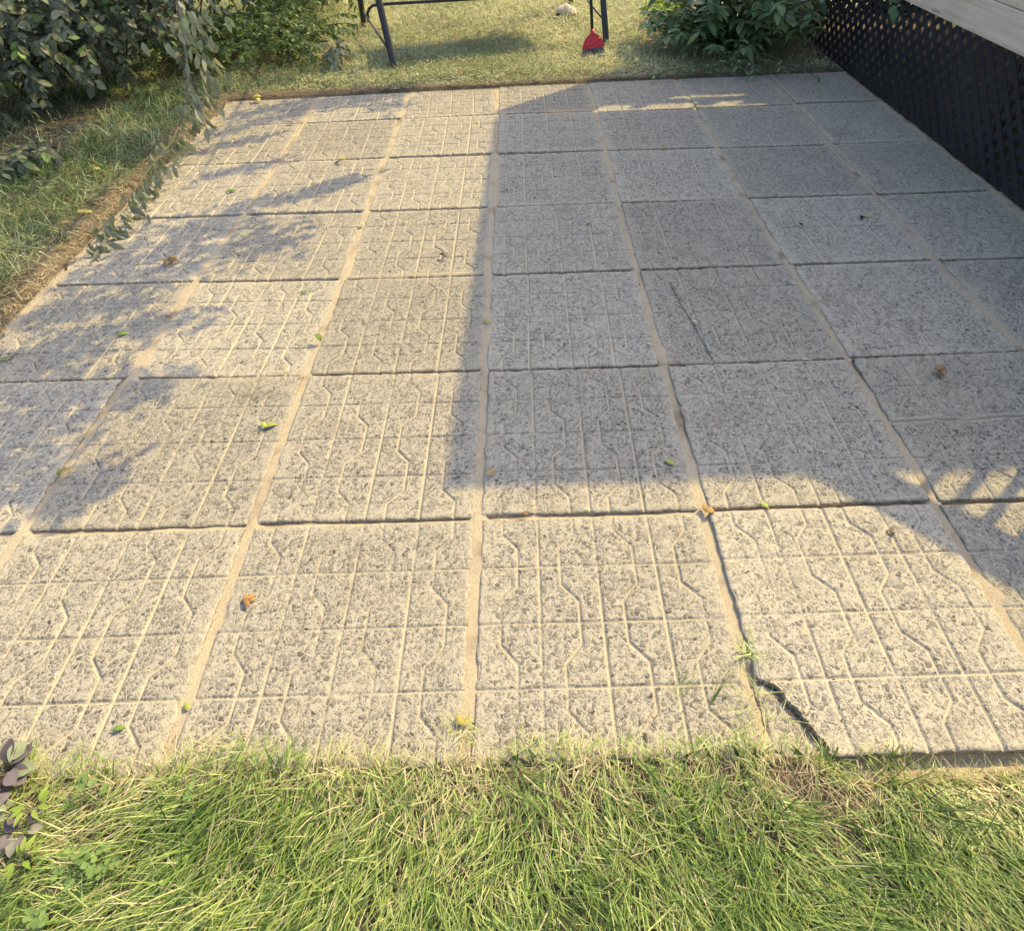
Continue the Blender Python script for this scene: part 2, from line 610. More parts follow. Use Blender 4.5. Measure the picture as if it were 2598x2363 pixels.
# ------------------------------------------------------------------ slab grid (joint crossings in metres)
JX = [[-1.83, -1.230, -0.618, -0.014, 0.614, 1.222, 1.852, 2.395],
      [-1.82, -1.211, -0.607, -0.009, 0.608, 1.239, 1.865, 2.395],
      [-1.82, -1.207, -0.612, -0.004, 0.609, 1.218, 1.840, 2.395],
      [-1.82, -1.204, -0.612, -0.005, 0.599, 1.207, 1.821, 2.39],
      [-1.82, -1.222, -0.605, -0.005, 0.599, 1.223, 1.817, 2.39],
      [-1.82, -1.218, -0.611, -0.002, 0.606, 1.230, 1.828, 2.39],
      [-1.83, -1.230, -0.604, 0.004, 0.609, 1.223, 1.830, 2.40],
      [-1.83, -1.222, -0.606, 0.002, 0.606, 1.222, 1.830, 2.40]]
JY = [[1.700, 1.725, 1.760, 1.803, 1.829, 1.849, 1.849, 1.850],
      [1.220, 1.224, 1.242, 1.266, 1.249, 1.243, 1.255, 1.255],
      [0.612, 0.626, 0.636, 0.630, 0.632, 0.615, 0.604, 0.610],
      [-0.005, -0.002, -0.008, -0.009, -0.006, -0.015, -0.013, -0.010],
      [-0.590, -0.592, -0.612, -0.620, -0.621, -0.614, -0.622, -0.620],
      [-1.204, -1.204, -1.216, -1.221, -1.229, -1.223, -1.210, -1.215],
      [-1.836, -1.835, -1.832, -1.831, -1.828, -1.827, -1.825, -1.825],
      [-2.445, -2.445, -2.440, -2.440, -2.440, -2.437, -2.437, -2.437]]
JX = np.array(JX)
JY = np.array(JY)
L0 = 0.585


def zig(x, y, L):
    """signed groove depth profile 0..1 of the moulded pattern"""
    c = L / 4
    wv = 0.0050
    d = np.full_like(x, 1.0)
    for s in (-1, 0, 1):
        d = np.minimum(d, np.abs(x - s * c))
        d = np.minimum(d, np.abs(y - s * c) * 1.25)
    g1 = 1 - sstep(wv * 0.45, wv * 1.15, d)
    col = np.clip(np.floor(x / c + 2), 0, 3)
    xc = (col - 1.5) * c
    t = (L / 2 - y) / c            # 0 at the far edge .. 4 at the near edge
    row = np.clip(np.floor(t), 0, 3)
    ph = np.clip((t - row - 0.34) / 0.30, 0, 1)
    sgn = np.where((row + col) % 2 == 0, -1.0, 1.0)    # starts left on even cells
    a = 0.135 * c
    xo = xc + a * sgn * (1 - 2 * ph)
    slope = ((ph > 0) & (ph < 1)) * 0.72 + ((ph <= 0) | (ph >= 1)) * 1.0
    d2 = np.abs(x - xo) * slope
    g2_ = 1 - sstep(wv * 0.45, wv * 1.1, d2)
    return np.maximum(g1, g2_ * 0.92)


def slab_mesh(name, seed, depth, worn=0.0, keep=None, n=224, cracks=()):
    u = np.linspace(-0.5, 0.5, n) * L0
    X, Y = np.meshgrid(u, u, indexing='ij')
    gr = zig(X, Y, L0)
    wear = np.clip(0.5 + 0.9 * fbm(X, Y, 0.16, seed + 5, 3) - worn, 0.0, 1.0)
    wear = 0.35 + 0.65 * wear if worn < 0.3 else np.clip(wear * 1.2, 0, 1)
    gr = gr * wear
    ex = L0 / 2 - np.abs(X)
    ey = L0 / 2 - np.abs(Y)
    ed = np.minimum(ex, ey)
    chip = np.clip(fbm(X, Y, 0.05, seed + 9, 3) - 0.28, 0, 1) * 0.05
    rnd_ = 0.0038 * np.exp(-np.maximum(ed - chip * 0.6, 0) / 0.0026)
    Z = -gr * depth - rnd_ + 0.0012 * fbm(X, Y, 0.05, seed, 3)
    for pts in cracks:
        dc = np.full_like(X, 1.0)
        wob = 0.004 * fbm(X, Y, 0.02, seed + 31, 3)
        for (ax_, ay_), (bx_, by_) in zip(pts[:-1], pts[1:]):
            vx, vy = bx_ - ax_, by_ - ay_
            t_ = np.clip(((X - ax_) * vx + (Y - ay_) * vy) / (vx * vx + vy * vy), 0, 1)
            dc = np.minimum(dc, np.hypot(X + wob - ax_ - t_ * vx, Y + wob - ay_ - t_ * vy))
        cw = 0.0075 if seed == 750 else 0.0032
        Z = Z - 0.009 * (1 - sstep(cw * 0.4, cw, dc))
        gr = np.maximum(gr, (1 - sstep(cw, cw * 2.2, dc)) * (0.9 if seed == 750 else 0.3))
    jit = np.exp(-ed / 0.008)
    X2 = X - np.sign(X) * jit * (ex < ey) * np.clip(0.0015 + 0.0035 * fbm(X, Y, 0.03, seed + 2, 2) + 0.3 * chip, 0, 0.02)
    Y2 = Y - np.sign(Y) * jit * (ey <= ex) * np.clip(0.0015 + 0.0035 * fbm(X, Y, 0.03, seed + 3, 2) + 0.3 * chip, 0, 0.02)
    V = np.stack([X2, Y2, Z], -1).reshape(-1, 3)
    Q = grid_quads(n, n)
    gA, eA = gr.ravel(), ed.ravel()
    if keep is not None:
        cx = X.ravel()[Q].mean(1)
        cy = Y.ravel()[Q].mean(1)
        Q = Q[keep(cx, cy)]
        us = np.unique(Q)
        mp = -np.ones(len(V), int)
        mp[us] = np.arange(len(us))
        V, Q, gA, eA = V[us], mp[Q], gA[us], eA[us]
    E = np.concatenate([Q[:, [0, 1]], Q[:, [1, 2]], Q[:, [2, 3]], Q[:, [3, 0]]])
    key = np.sort(E, 1)
    ks = key[:, 0].astype(np.int64) * 10000000 + key[:, 1]
    _, inv, cnt = np.unique(ks, return_inverse=True, return_counts=True)
    B = E[cnt[inv] == 1]
    bv = np.unique(B)
    mp = -np.ones(len(V), int)
    mp[bv] = len(V) + np.arange(len(bv))
    V3 = V[bv].copy()
    V4 = V3.copy()
    V3[:, 2] = -0.05
    nb = len(bv)
    sk = np.stack([mp[B[:, 1]] + nb, mp[B[:, 0]] + nb, mp[B[:, 0]], mp[B[:, 1]]], 1)
    Va = np.concatenate([V, V3, V4])
    return make_mesh(name, Va, np.concatenate([Q, sk]), None,
                     {'groove': np.concatenate([gA, np.zeros(2 * nb)]), 'edge': np.concatenate([eA, np.full(2 * nb, 0.05)])}, True, len(Q))


SLABS = [slab_mesh('slab_mesh', 100, 0.0068), slab_mesh('slab_mesh', 200, 0.0062), slab_mesh('slab_mesh', 300, 0.006, 0.05),
         slab_mesh('slab_mesh', 400, 0.005, 0.30), slab_mesh('slab_mesh', 500, 0.0038, 0.50)]
ROWN = ['back row by the lawn', 'second row from back', 'third row from back', 'middle row', 'third row from front', 'second row from front', 'front row by long grass']
COLN = ['left end', 'second from left', 'third from left', 'centre', 'third from right', 'second from right', 'right end']
WEAR = [[1, 0, 1, 0, 1, 3, 4], [0, 1, 0, 2, 2, 3, 4], [1, 0, 1, 2, 2, 3, 4], [0, 1, 0, 1, 2, 2, 4], [1, 0, 1, 1, 2, 3, 3], [0, 1, 0, 0, 1, 2, 2], [1, 0, 1, 0, 0, 1, 1]]
slabr = random.Random(3)
CRACK = [(0.600, -2.268), (0.639, -2.282), (0.663, -2.296), (0.677, -2.332), (0.690, -2.352), (0.701, -2.367), (0.717, -2.404), (0.734, -2.46)]


CRACKED = {(4, 4): [(1318, 556), (1335, 590), (1352, 618), (1366, 640), (1388, 680), (1412, 722)], (5, 5): [(1700, 828), (1760, 832), (1850, 826), (1905, 829), (1960, 822), (2030, 820)]}


def slab_frame(r, c):
    xs = JX[r:r + 2, c:c + 2]
    ys = JY[r:r + 2, c:c + 2]
    cx, cy = xs.mean(), ys.mean()
    wx = (xs[:, 1] - xs[:, 0]).mean() - 0.022
    wy = (ys[0] - ys[1]).mean() - 0.015
    ang = math.atan2((ys[:, 1] - ys[:, 0]).mean(), (xs[:, 1] - xs[:, 0]).mean())
    return cx, cy, wx, wy, ang


for r in range(7):
    for c in range(7):
        cx, cy, wx, wy, ang = slab_frame(r, c)
        me = SLABS[WEAR[r][c]]
        wtxt = ['deeply grooved', 'crisply grooved', 'grooved', 'worn', 'smooth worn'][WEAR[r][c]]
        dz = slabr.uniform(-0.003, 0.003)
        tx = slabr.uniform(-0.004, 0.006)
        ty = slabr.uniform(-0.005, 0.005)
        if r == 5:
            dz += 0.003
            tx = 0.012
        if r == 4:
            tx = 0.007
        if (r, c) == (0, 6):
            dz += 0.010
        if (r, c) == (6, 4):
            dz += 0.002
        name = 'patio_stone'
        if (r, c) in CRACKED:
            ca, sa = math.cos(-ang), math.sin(-ang)
            loc_ = []
            for qx, qy in CRACKED[(r, c)]:
                q = g2(qx, qy)
                loc_.append((((q[0] - cx) * ca - (q[1] - cy) * sa) / (wx / L0), ((q[0] - cx) * sa + (q[1] - cy) * ca) / (wy / L0)))
            me = slab_mesh('slab_mesh', 700 + 10 * c, 0.007, 0.2, cracks=[loc_])
            wtxt = 'cracked'
        lab = 'square %s aggregate slab, %s, %s of its row' % (wtxt, ROWN[r], COLN[c])
        if (r, c) == (6, 4):
            dz += 0.007
            ca, sa = math.cos(-ang), math.sin(-ang)
            cr = [(((x - cx) * ca - (y - cy) * sa) / (wx / L0), ((x - cx) * sa + (y - cy) * ca) / (wy / L0)) for x, y in CRACK]
            yk = np.array([q[1] for q in cr])[::-1]
            xk = np.array([q[0] for q in cr])[::-1]

            def side(x, y):
                xl = np.interp(y, yk, xk, left=xk[0], right=-1.0)
                xl = xl + 0.006 * vnoise(y, y * 0 + 0.3, 0.03, 77) + 0.002 * vnoise(y, y * 0 + 0.9, 0.009, 78)
                return np.where(y > yk[-1], True, x > xl)
            me = slab_mesh('slab_mesh', 600, 0.0066, 0.0, keep=side)
            lab = 'front row slab with its near left corner broken off along a jagged dark crack'
            fr = slab_mesh('slab_corner_mesh', 640, 0.004, 0.3, keep=lambda x, y: ~side(x + 0.004, y))
            fo = obj('stone_fragment', fr, M_SLAB, None, (cx - 0.006, cy - 0.002, -0.009), (0.02, 0.012, ang))
            fo.scale = (wx / L0, wy / L0, 1)
            tag(fo, 'sandy corner piece broken off the front row slab, sunk beside the jagged crack', 'slab fragment')
        o = obj(name, me, M_SLAB, None, (cx, cy, dz), (tx, ty, ang + slabr.uniform(-0.004, 0.004)))
        o.scale = (wx / L0, wy / L0, 1)
        tag(o, lab, 'paving slab', 'concrete slabs of the patio', 'thing')

# sand bed between the slabs
sx = np.arange(-1.86, 2.44, 0.011)
sy = np.arange(-2.47, 1.90, 0.011)
XX, YY = np.meshgrid(sx, sy, indexing='ij')
dh = np.full_like(XX, 1.0)
for r in range(8):
    yr = np.interp(XX, JX[r], JY[r])
    d = YY - yr
    dh = np.where(np.abs(d) < np.abs(dh), d, dh)
dv = np.full_like(XX, 1.0)
for c in range(8):
    xc = np.interp(YY, JY[::-1, c], JX[::-1, c])
    d = XX - xc
    dv = np.where(np.abs(d) < np.abs(dv), d, dv)
inh = np.abs(dh) < 0.018
ZZ = -0.0048 + 0.006 * fbm(XX, YY, 0.14, 51, 3) + 0.002 * fbm(XX, YY, 0.03, 55, 2)
ZZ = ZZ + np.where(inh & (np.abs(dv) > 0.02), -0.003 - 0.009 * sstep(-0.008, 0.009, dh), 0.0)
ZZ = np.where((np.abs(dh) > 0.032) & (np.abs(dv) > 0.032), -0.035, ZZ)
ZZ = np.where((XX > 0.6) & (XX < 0.77) & (YY < -2.24), -0.016 + 0.004 * fbm(XX, YY, 0.03, 58, 2), ZZ)
ZZ = np.where(YY < -2.43, ZZ - 0.02, ZZ)
tag(obj('sand_bed', make_mesh('sand_bed', np.stack([XX, YY, ZZ], -1).reshape(-1, 3), grid_quads(len(sx), len(sy))), M_SAND), kind='structure')


# ------------------------------------------------------------------ grass
def blades(P, head, lean, length, width, bend, rnd, seg=4, yaw_tw=None):
    """P n,3 roots; head n heading angle; lean n start angle from vertical; bend n extra angle at the tip"""
    n = len(P)
    H = np.stack([np.cos(head), np.sin(head), 0 * head], 1)
    Sd = np.stack([-np.sin(head), np.cos(head), 0 * head], 1)
    if yaw_tw is not None:
        ct, st = np.cos(yaw_tw)[:, None], np.sin(yaw_tw)[:, None]
        Sd = Sd * ct + H * st * 0.8
    up = np.array([0, 0, 1.0])
    nv = seg * 2 + 1
    V = np.zeros((n, nv, 3))
    pos = P.copy()
    for s in range(seg + 1):
        t = s / seg
        wd = (width * (1 - t) ** 0.7 * (1.0 if s else 0.75))[:, None]
        if s < seg:
            V[:, 2 * s] = pos - Sd * wd / 2
            V[:, 2 * s + 1] = pos + Sd * wd / 2
        else:
            V[:, 2 * s] = pos
        a = lean + bend * (t + 0.5 / seg)
        pos = pos + (H * np.sin(a)[:, None] + up * np.cos(a)[:, None]) * (length / seg)[:, None]
    base = (np.arange(n) * nv)[:, None]
    q = []
    for s in range(seg - 1):
        q.append(base + np.array([2 * s, 2 * s + 1, 2 * s + 3, 2 * s + 2]))
    Q = np.stack(q, 1).reshape(-1, 4)
    T = base + np.array([2 * seg - 2, 2 * seg - 1, 2 * seg])
    return V.reshape(-1, 3), Q, T, np.repeat(rnd, nv)


def grass(name, mat, P, head, lean, length, width, bend, rnd, seg=4, parent=None, zmin=0.004):
    tw = RNG.uniform(-0.9, 0.9, len(P))
    V, Q, T, R = blades(P, head, lean, length, width, bend, rnd, seg, tw)
    gz = ground_z(V[:, 0], V[:, 1])
    inside = (V[:, 0] > PX0) & (V[:, 0] < PX1) & (V[:, 1] > PY0) & (V[:, 1] < 1.84)
    gz = np.where(inside, 0.008, gz)
    lift = RNG.uniform(0.0, 0.03, len(P)).repeat(seg * 2 + 1)
    V[:, 2] = np.maximum(V[:, 2], gz + zmin + lift * (V[:, 2] < gz + lift))
    return obj(name, make_mesh(name, V, Q, T, {'rnd': R}, True), mat, parent)


BARE = g2(1600, 1575)
# long grass along the front edge of the patio
n = 60000
x = RNG.uniform(-1.6, 1.8, n)
y = RNG.uniform(-3.15, -2.36, n)
edge = -2.418 + 0.030 * vnoise(x, x * 0, 0.13, 61) + 0.016 * vnoise(x, x * 0, 0.035, 68) - 0.045 * sstep(0.62, 0.78, x)
keep = y < edge + 0.015
bare = vnoise(x, y, 0.07, 62) + 1.6 * np.exp(-(((x - BARE[0]) / 0.075) ** 2 + ((y - BARE[1]) / 0.045) ** 2))
keep &= (bare < 0.55) | (RNG.random(n) < np.where(bare > 0.9, 0.06, 0.45))
x, y, edge, bare = x[keep], y[keep], edge[keep], bare[keep]
n = len(x)
side_ = np.clip((x - 0.05) / 0.65, -1, 1)
ctr = -math.pi / 2 + side_ * 0.52 + 0.55 * vnoise(x, y, 0.16, 63)
head = ctr + RNG.normal(0, 0.48, n) + 0.5 * vnoise(x, y, 0.06, 67)
up_ = RNG.random(n) < 0.16
head = np.where(up_, RNG.uniform(-math.pi, math.pi, n), head)
near = np.exp(-np.maximum(0, edge - y) / 0.03)
head = np.where((RNG.random(n) < near * 0.42), math.pi / 2 + RNG.normal(0, 0.9, n), head)
length = RNG.uniform(0.06, 0.16, n) * (0.75 + 0.25 * vnoise(x, y, 0.2, 64)) * (1 - 0.5 * near) * np.where(bare > 0.9, 0.5, 1.0)
rnd = np.clip(0.40 + 0.20 * vnoise(x, y, 0.12, 65) + RNG.normal(0, 0.24, n) + 0.35 * near + 0.45 * np.clip(bare - 0.4, 0, 0.7), 0, 1)
P = np.stack([x, y, np.maximum(ground_z(x, y), -0.01) - 0.004], 1)
tag(grass('long_grass', M_GRASS_F, P, head, RNG.uniform(0.25, 0.95, n), length, RNG.uniform(0.0016, 0.0042, n), RNG.uniform(0.3, 1.25, n), rnd, 5),
    'long green grass combed over along the front edge of the patio', 'grass', kind='stuff')

# dead thatch in the front strip and along the left soil edge
n = 5000
x = RNG.uniform(-1.6, 1.8, n)
y = -2.43 - 0.04 * sstep(0.62, 0.78, x) - np.abs(RNG.normal(0, 0.10, n))
m2 = 5200
x2 = PX0 - 0.01 - np.abs(RNG.normal(0, 0.09, m2))
y2 = RNG.uniform(-2.5, 1.75, m2)
m3 = 4200
x3 = RNG.uniform(-2.0, 2.3, m3)
y3 = 1.80 + 0.045 * (x3 - 0.3) + np.abs(RNG.normal(0.0, 0.035, m3))
x, y = np.concatenate([x, x2, x3]), np.concatenate([y, y2, y3])
n = len(x)
P = np.stack([x, y, ground_z(x, y)], 1)
tag(grass('dry_thatch', M_THATCH, P, RNG.uniform(-math.pi, math.pi, n), RNG.uniform(0.9, 1.5, n), RNG.uniform(0.02, 0.075, n), RNG.uniform(0.0012, 0.0028, n), RNG.uniform(-0.2, 0.6, n), RNG.uniform(0, 1, n), 3),
    'matted dead grass and thatch in the soil around the patio edge', 'dead grass', kind='stuff')

# back lawn and the left-hand grass
n = 135000
x = RNG.uniform(-5.5, 3.6, n)
y = 1.80 + (7.2 - 1.80) * RNG.random(n) ** 1.35
nl = 34000
xl = RNG.uniform(-3.6, PX0 - 0.03, nl)
yl = RNG.uniform(-2.4, 1.8, nl)
kl = (RNG.random(nl) < sstep(0.03, 0.22, PX0 - xl)) & ~((xl < -2.5) & (yl > 0.75) & (RNG.random(nl) < 0.75))
x = np.concatenate([x, xl[kl]])
y = np.concatenate([y, yl[kl]])
keep = (y > 1.815 + 0.045 * (x - 0.3)) | (x < PX0)
under = (x > 1.15) & (y < 3.4) & (((x - 1.85) / 0.75) ** 2 + ((y - 2.65) / 0.75) ** 2 < 1)
keep &= ~(under & (RNG.random(len(x)) < 0.8))
keep &= ~((x > 2.36) & (y < 3.5))
x, y = x[keep], y[keep]
n = len(x)
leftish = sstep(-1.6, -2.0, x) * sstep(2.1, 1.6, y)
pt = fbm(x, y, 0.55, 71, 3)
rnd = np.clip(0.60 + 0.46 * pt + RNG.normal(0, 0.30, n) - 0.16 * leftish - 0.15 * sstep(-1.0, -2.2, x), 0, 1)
length = RNG.uniform(0.035, 0.09, n) * (1 + 0.25 * pt) * (1 + 0.6 * leftish) * (1 - 0.35 * sstep(2.0, 1.85, y) * (x > -1.8))
P = np.stack([x, y, ground_z(x, y) - 0.003], 1)
dist = np.hypot(x - CP[0], y - CP[1])
head = RNG.uniform(-math.pi, math.pi, n)
head = np.where((leftish > 0.5) & (RNG.random(n) < 0.6), -0.4 + RNG.normal(0, 0.7, n), head)
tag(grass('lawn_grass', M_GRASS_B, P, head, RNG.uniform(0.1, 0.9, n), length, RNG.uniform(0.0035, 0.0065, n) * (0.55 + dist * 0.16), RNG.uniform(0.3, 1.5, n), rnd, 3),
    'sun-dried short lawn grass behind and to the left of the patio', 'lawn', kind='stuff')


# ------------------------------------------------------------------ leaves
def leaves(P, D, N, length, width, curl, fold, rnd, shape='oval', seg=5, wave=None):
    """batch of leaves: P root, D direction, N face normal, curl radians over length, fold V angle"""
    n = len(P)
    D = unit(D)
    Sd = unit(np.cross(N, D))
    N = np.cross(D, Sd)
    ts = np.linspace(0, 1, seg + 1)
    if shape == 'oval':
        prof = np.sin(np.pi * np.clip(ts, 0, 1) ** 0.85) ** 0.75
    elif shape == 'lance':
        prof = np.sin(np.pi * ts ** 0.7) ** 1.1
    else:
        prof = np.sin(np.pi * ts ** 1.4) ** 0.6
    prof[0] = 0.06
    prof[-1] = 0.04
    V = np.zeros((n, (seg + 1) * 3, 3))
    pos = P.copy()
    wv = RNG.normal(0, 0.10, (n, seg + 1)) if wave is None else RNG.normal(0, wave, (n, seg + 1))
    for i, t in enumerate(ts):
        a = curl * t
        d = D * np.cos(a)[:, None] - N * np.sin(a)[:, None]
        nn = N * np.cos(a)[:, None] + D * np.sin(a)[:, None]
        hw = (width / 2 * prof[i])[:, None]
        cf, sf = np.cos(fold)[:, None], np.sin(fold)[:, None]
        k = 1 + wv[:, i][:, None]
        V[:, 3 * i] = pos - Sd * hw * cf + nn * hw * sf * k
        V[:, 3 * i + 1] = pos
        V[:, 3 * i + 2] = pos + Sd * hw * cf + nn * hw * sf * (2 - k)
        if i < seg:
            a2 = curl * (t + 0.5 / seg)
            pos = pos + (D * np.cos(a2)[:, None] - N * np.sin(a2)[:, None]) * (length / seg)[:, None]
    base = (np.arange(n) * (seg + 1) * 3)[:, None]
    q = []
    for i in range(seg):
        q.append(base + np.array([3 * i, 3 * i + 1, 3 * i + 4, 3 * i + 3]))
        q.append(base + np.array([3 * i + 1, 3 * i + 2, 3 * i + 5, 3 * i + 4]))
    Q = np.stack(q, 1).reshape(-1, 4)
    mid = np.tile(np.array([1.0, 0.0, 1.0] * (seg + 1)), n)
    return V.reshape(-1, 3), Q, np.repeat(rnd, (seg + 1) * 3), mid


class LeafBag:
    def __init__(self):
        self.a = []

    def add(self, p, d, nrm, l, wd, curl=0.3, fold=0.2, rnd=None):
        self.a.append((p, d, nrm, l, wd, curl, fold, random.random() if rnd is None else rnd))

    def build(self, name, mat, parent=None, shape='oval', seg=5, wave=None, solid=None):
        P = np.array([q[0] for q in self.a], float)
        D = np.array([q[1] for q in self.a], float)
        N = np.array([q[2] for q in self.a], float)
        f = lambda i: np.array([q[i] for q in self.a], float)
        V, Q, R, mid = leaves(P, D, N, f(3), f(4), f(5), f(6), f(7), shape, seg, wave)
        return obj(name, make_mesh(name, V, Q, None, {'rnd': R, 'mid': mid}, True), mat, parent)


def rv(s=1.0):
    return np.array([random.gauss(0, s), random.gauss(0, s), random.gauss(0, s)])


def curve(p0, p1, p2, n):
    t = np.linspace(0, 1, n)[:, None]
    return (1 - t) ** 2 * np.array(p0) + 2 * t * (1 - t) * np.array(p1) + t * t * np.array(p2)


# ---- big dusty shrub on the left
random.seed(21)


def shrub(name, label, base, specs, leaf_mat, ll=(0.05, 0.075), lw=0.6, hang=0.55, shape='oval', rn=(0, 0.9), step=0.035, cat='shrub', group=None, curl=0.4):
    root = thing(name, label, cat, base, group)
    tw, bag = MB(), LeafBag()
    b = np.array(base)
    for (p0, pm, p1, rr) in specs:
        pts = curve(np.array(p0) - b, np.array(pm) - b, np.array(p1) - b, 9)
        tw.tube(pts, list(np.linspace(rr, rr * 0.3, 9)), 5)
        seglen = np.linalg.norm(np.diff(pts, axis=0), axis=1)
        Ltot = seglen.sum()
        m = max(4, int(Ltot * 0.72 / step))
        for i in range(m):
            t = 0.28 + 0.72 * (i + random.random() * 0.5) / m
            k = min(7, int(t * 8))
            f = t * 8 - k
            p = pts[k] * (1 - f) + pts[min(8, k + 1)] * f
            tan = unit(pts[min(8, k + 1)] - pts[k])
            sd = unit(np.cross(tan, np.array([0, 0, 1.0])) + rv(0.2))
            for s in (-1, 1):
                if random.random() < 0.12:
                    continue
                d = unit(sd * s * 0.9 + tan * 0.55 + np.array([0, 0, -hang]) + rv(0.28))
                nn = unit(np.array([0, 0, 1.0]) * 0.8 + np.array([0.25, -0.5, 0]) + rv(0.35))
                l = random.uniform(*ll)
                bag.add(p, d, nn, l, l * lw * random.uniform(0.85, 1.15), random.gauss(curl, 0.35), random.uniform(0.05, 0.5), random.uniform(*rn) if random.random() > 0.05 else 1.0)
    tw.build('stem', M_TWIG, root)
    bag.build('foliage', leaf_mat, root, shape)
    return root


def arching(cx, cy, n, reach, h0, h1, azc, azs, zend=(0.1, 1.0), r=(0.003, 0.006), inner=0.25):
    out = []
    for i in range(n):
        az = azc + random.gauss(0, azs)
        d = np.array([math.cos(az), math.sin(az)])
        q = np.array([cx + random.uniform(-inner, inner), cy + random.uniform(-inner, inner)])
        rr = reach * random.uniform(0.5, 1.0)
        hh = random.uniform(h0, h1)
        ze = random.uniform(*zend)
        e = q + d * rr
        m = q + d * rr * 0.55
        s = q - d * 0.1
        out.append(((s[0], s[1], 0.02 + 0.35 * ze * random.random()), (m[0], m[1], max(hh, ze + 0.1)), (e[0], e[1], ze), random.uniform(*r)))
    return out


sp = arching(-3.0, 2.15, 80, 0.88, 0.5, 1.2, -0.8, 0.9, (0.06, 0.75), inner=0.35)
shrub('dusty_shrub', 'large dusty grey-green shrub with oval leaves arching towards the patio corner', (-3.0, 2.15, 0), sp, M_SHRUB)
sp = arching(-3.45, 1.55, 75, 0.95, 0.4, 1.1, -0.8, 0.9, (0.05, 0.7), inner=0.4)
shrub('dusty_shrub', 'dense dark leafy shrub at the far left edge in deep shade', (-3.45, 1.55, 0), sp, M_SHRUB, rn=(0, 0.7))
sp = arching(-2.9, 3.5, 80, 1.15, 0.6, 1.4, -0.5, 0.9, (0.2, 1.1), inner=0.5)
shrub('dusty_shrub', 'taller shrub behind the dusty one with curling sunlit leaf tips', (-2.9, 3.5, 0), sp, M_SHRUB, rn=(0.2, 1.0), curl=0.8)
sp = arching(-4.2, 3.0, 85, 1.25, 0.6, 1.5, -0.6, 0.9, (0.2, 1.1), inner=0.55)
shrub('dusty_shrub', 'dark shrub in the top left corner behind the far left one', (-4.2, 3.0, 0), sp, M_SHRUB, rn=(0, 0.8))
# lusher low growth between the shrub and the swing
sp = arching(-2.05, 4.3, 80, 0.62, 0.25, 0.6, -1.0, 1.6, (0.05, 0.45), inner=0.40)
shrub('leafy_weed_clump', 'bright green clump of long-leaved weeds between shrub and swing', (-2.05, 4.3, 0), sp, M_LUSH, (0.05, 0.10), 0.26, 0.35, 'lance', step=0.022, cat='weeds', curl=0.6)
sp = arching(-2.05, 2.85, 170, 0.50, 0.12, 0.38, -1.2, 1.6, (0.03, 0.26), inner=0.52)
shrub('leafy_weed_clump', 'low dark green weed clump beside the back left patio corner', (-2.05, 2.85, 0), sp, M_LUSH, (0.03, 0.055), 0.42, 0.3, 'oval', rn=(0, 0.45), step=0.022, cat='weeds')
sp = arching(-1.23, 2.33, 9, 0.16, 0.14, 0.24, -1.2, 2.0, (0.04, 0.16), inner=0.04)
shrub('weed', 'small grey-leaved weed in the lawn left of the swing foot', (-1.23, 2.33, 0), sp, M_WILT, (0.05, 0.085), 0.34, 0.5, 'lance', step=0.05, cat='weed')
sp = arching(-2.62, 0.62, 14, 0.28, 0.10, 0.22, -0.7, 1.3, (0.02, 0.10), inner=0.12)
shrub('weed', 'low fallen spray of oval leaves on the ground under the left shrub', (-2.62, 0.62, 0), sp, M_SHRUB, (0.045, 0.065), 0.6, 0.4, step=0.04, cat='weed')

# ---- wilted hanging branch
random.seed(5)
br = thing('wilted_branch', 'thin wilted branch hanging down over the left patio edge', 'branch', (-1.75, 1.22, 0.0))
bb = np.array([-1.75, 1.22, 0.0])
stem = [(-1.98, 1.75, 1.75), (-1.86, 1.45, 1.20), (-1.75, 1.22, 0.71), (-1.745, 1.08, 0.43), (-1.75, 0.96, 0.25), (-1.78, 0.80, 0.15)]
tw = [(-1.78, 0.80, 0.15), (-1.76, 0.62, 0.125), (-1.765, 0.35, 0.105), (-1.755, 0.13, 0.085), (-1.775, -0.12, 0.06), (-1.765, -0.36, 0.045)]
t1 = MB()
t1.tube([np.array(p) - bb for p in stem], [0.012, 0.010, 0.0085, 0.0075, 0.0065, 0.005], 7)
t1.build('stem', M_BARK, br)
t2 = MB()
t2.tube([np.array(p) - bb for p in tw], [0.005, 0.004, 0.0035, 0.003, 0.0025, 0.002], 6)
bag = LeafBag()


def hang_leaves(path, n, spread, ll, t0=0.0, t1_=1.0, rn=(0.1, 0.9), sx=0.6):
    path = np.array(path, float)
    for i in range(n):
        t = t0 + (t1_ - t0) * (i + random.random()) / n
        f = t * (len(path) - 1)
        k = min(len(path) - 2, int(f))
        p = path[k] * (1 - (f - k)) + path[k + 1] * (f - k)
        off = np.array([random.gauss(sx * spread, spread), random.gauss(0, spread), random.uniform(-0.03, 0.02)])
        l = random.uniform(*ll)
        p = p + off
        p[2] = max(p[2], 0.03)
        d = unit(np.array([random.gauss(0.15, 0.3), random.gauss(-0.1, 0.3), -1.0]))
        if p[2] < l * 0.9:
            d = unit(np.array([random.gauss(0.55, 0.5), random.gauss(-0.3, 0.5), -p[2] / l]))
        bag.add(p - bb, d, unit(np.array([0.25, -1.0, 0.25]) + rv(0.45)), l, l * random.uniform(0.36, 0.5), random.gauss(0.3, 0.5), random.uniform(0.25, 0.9), random.uniform(*rn))


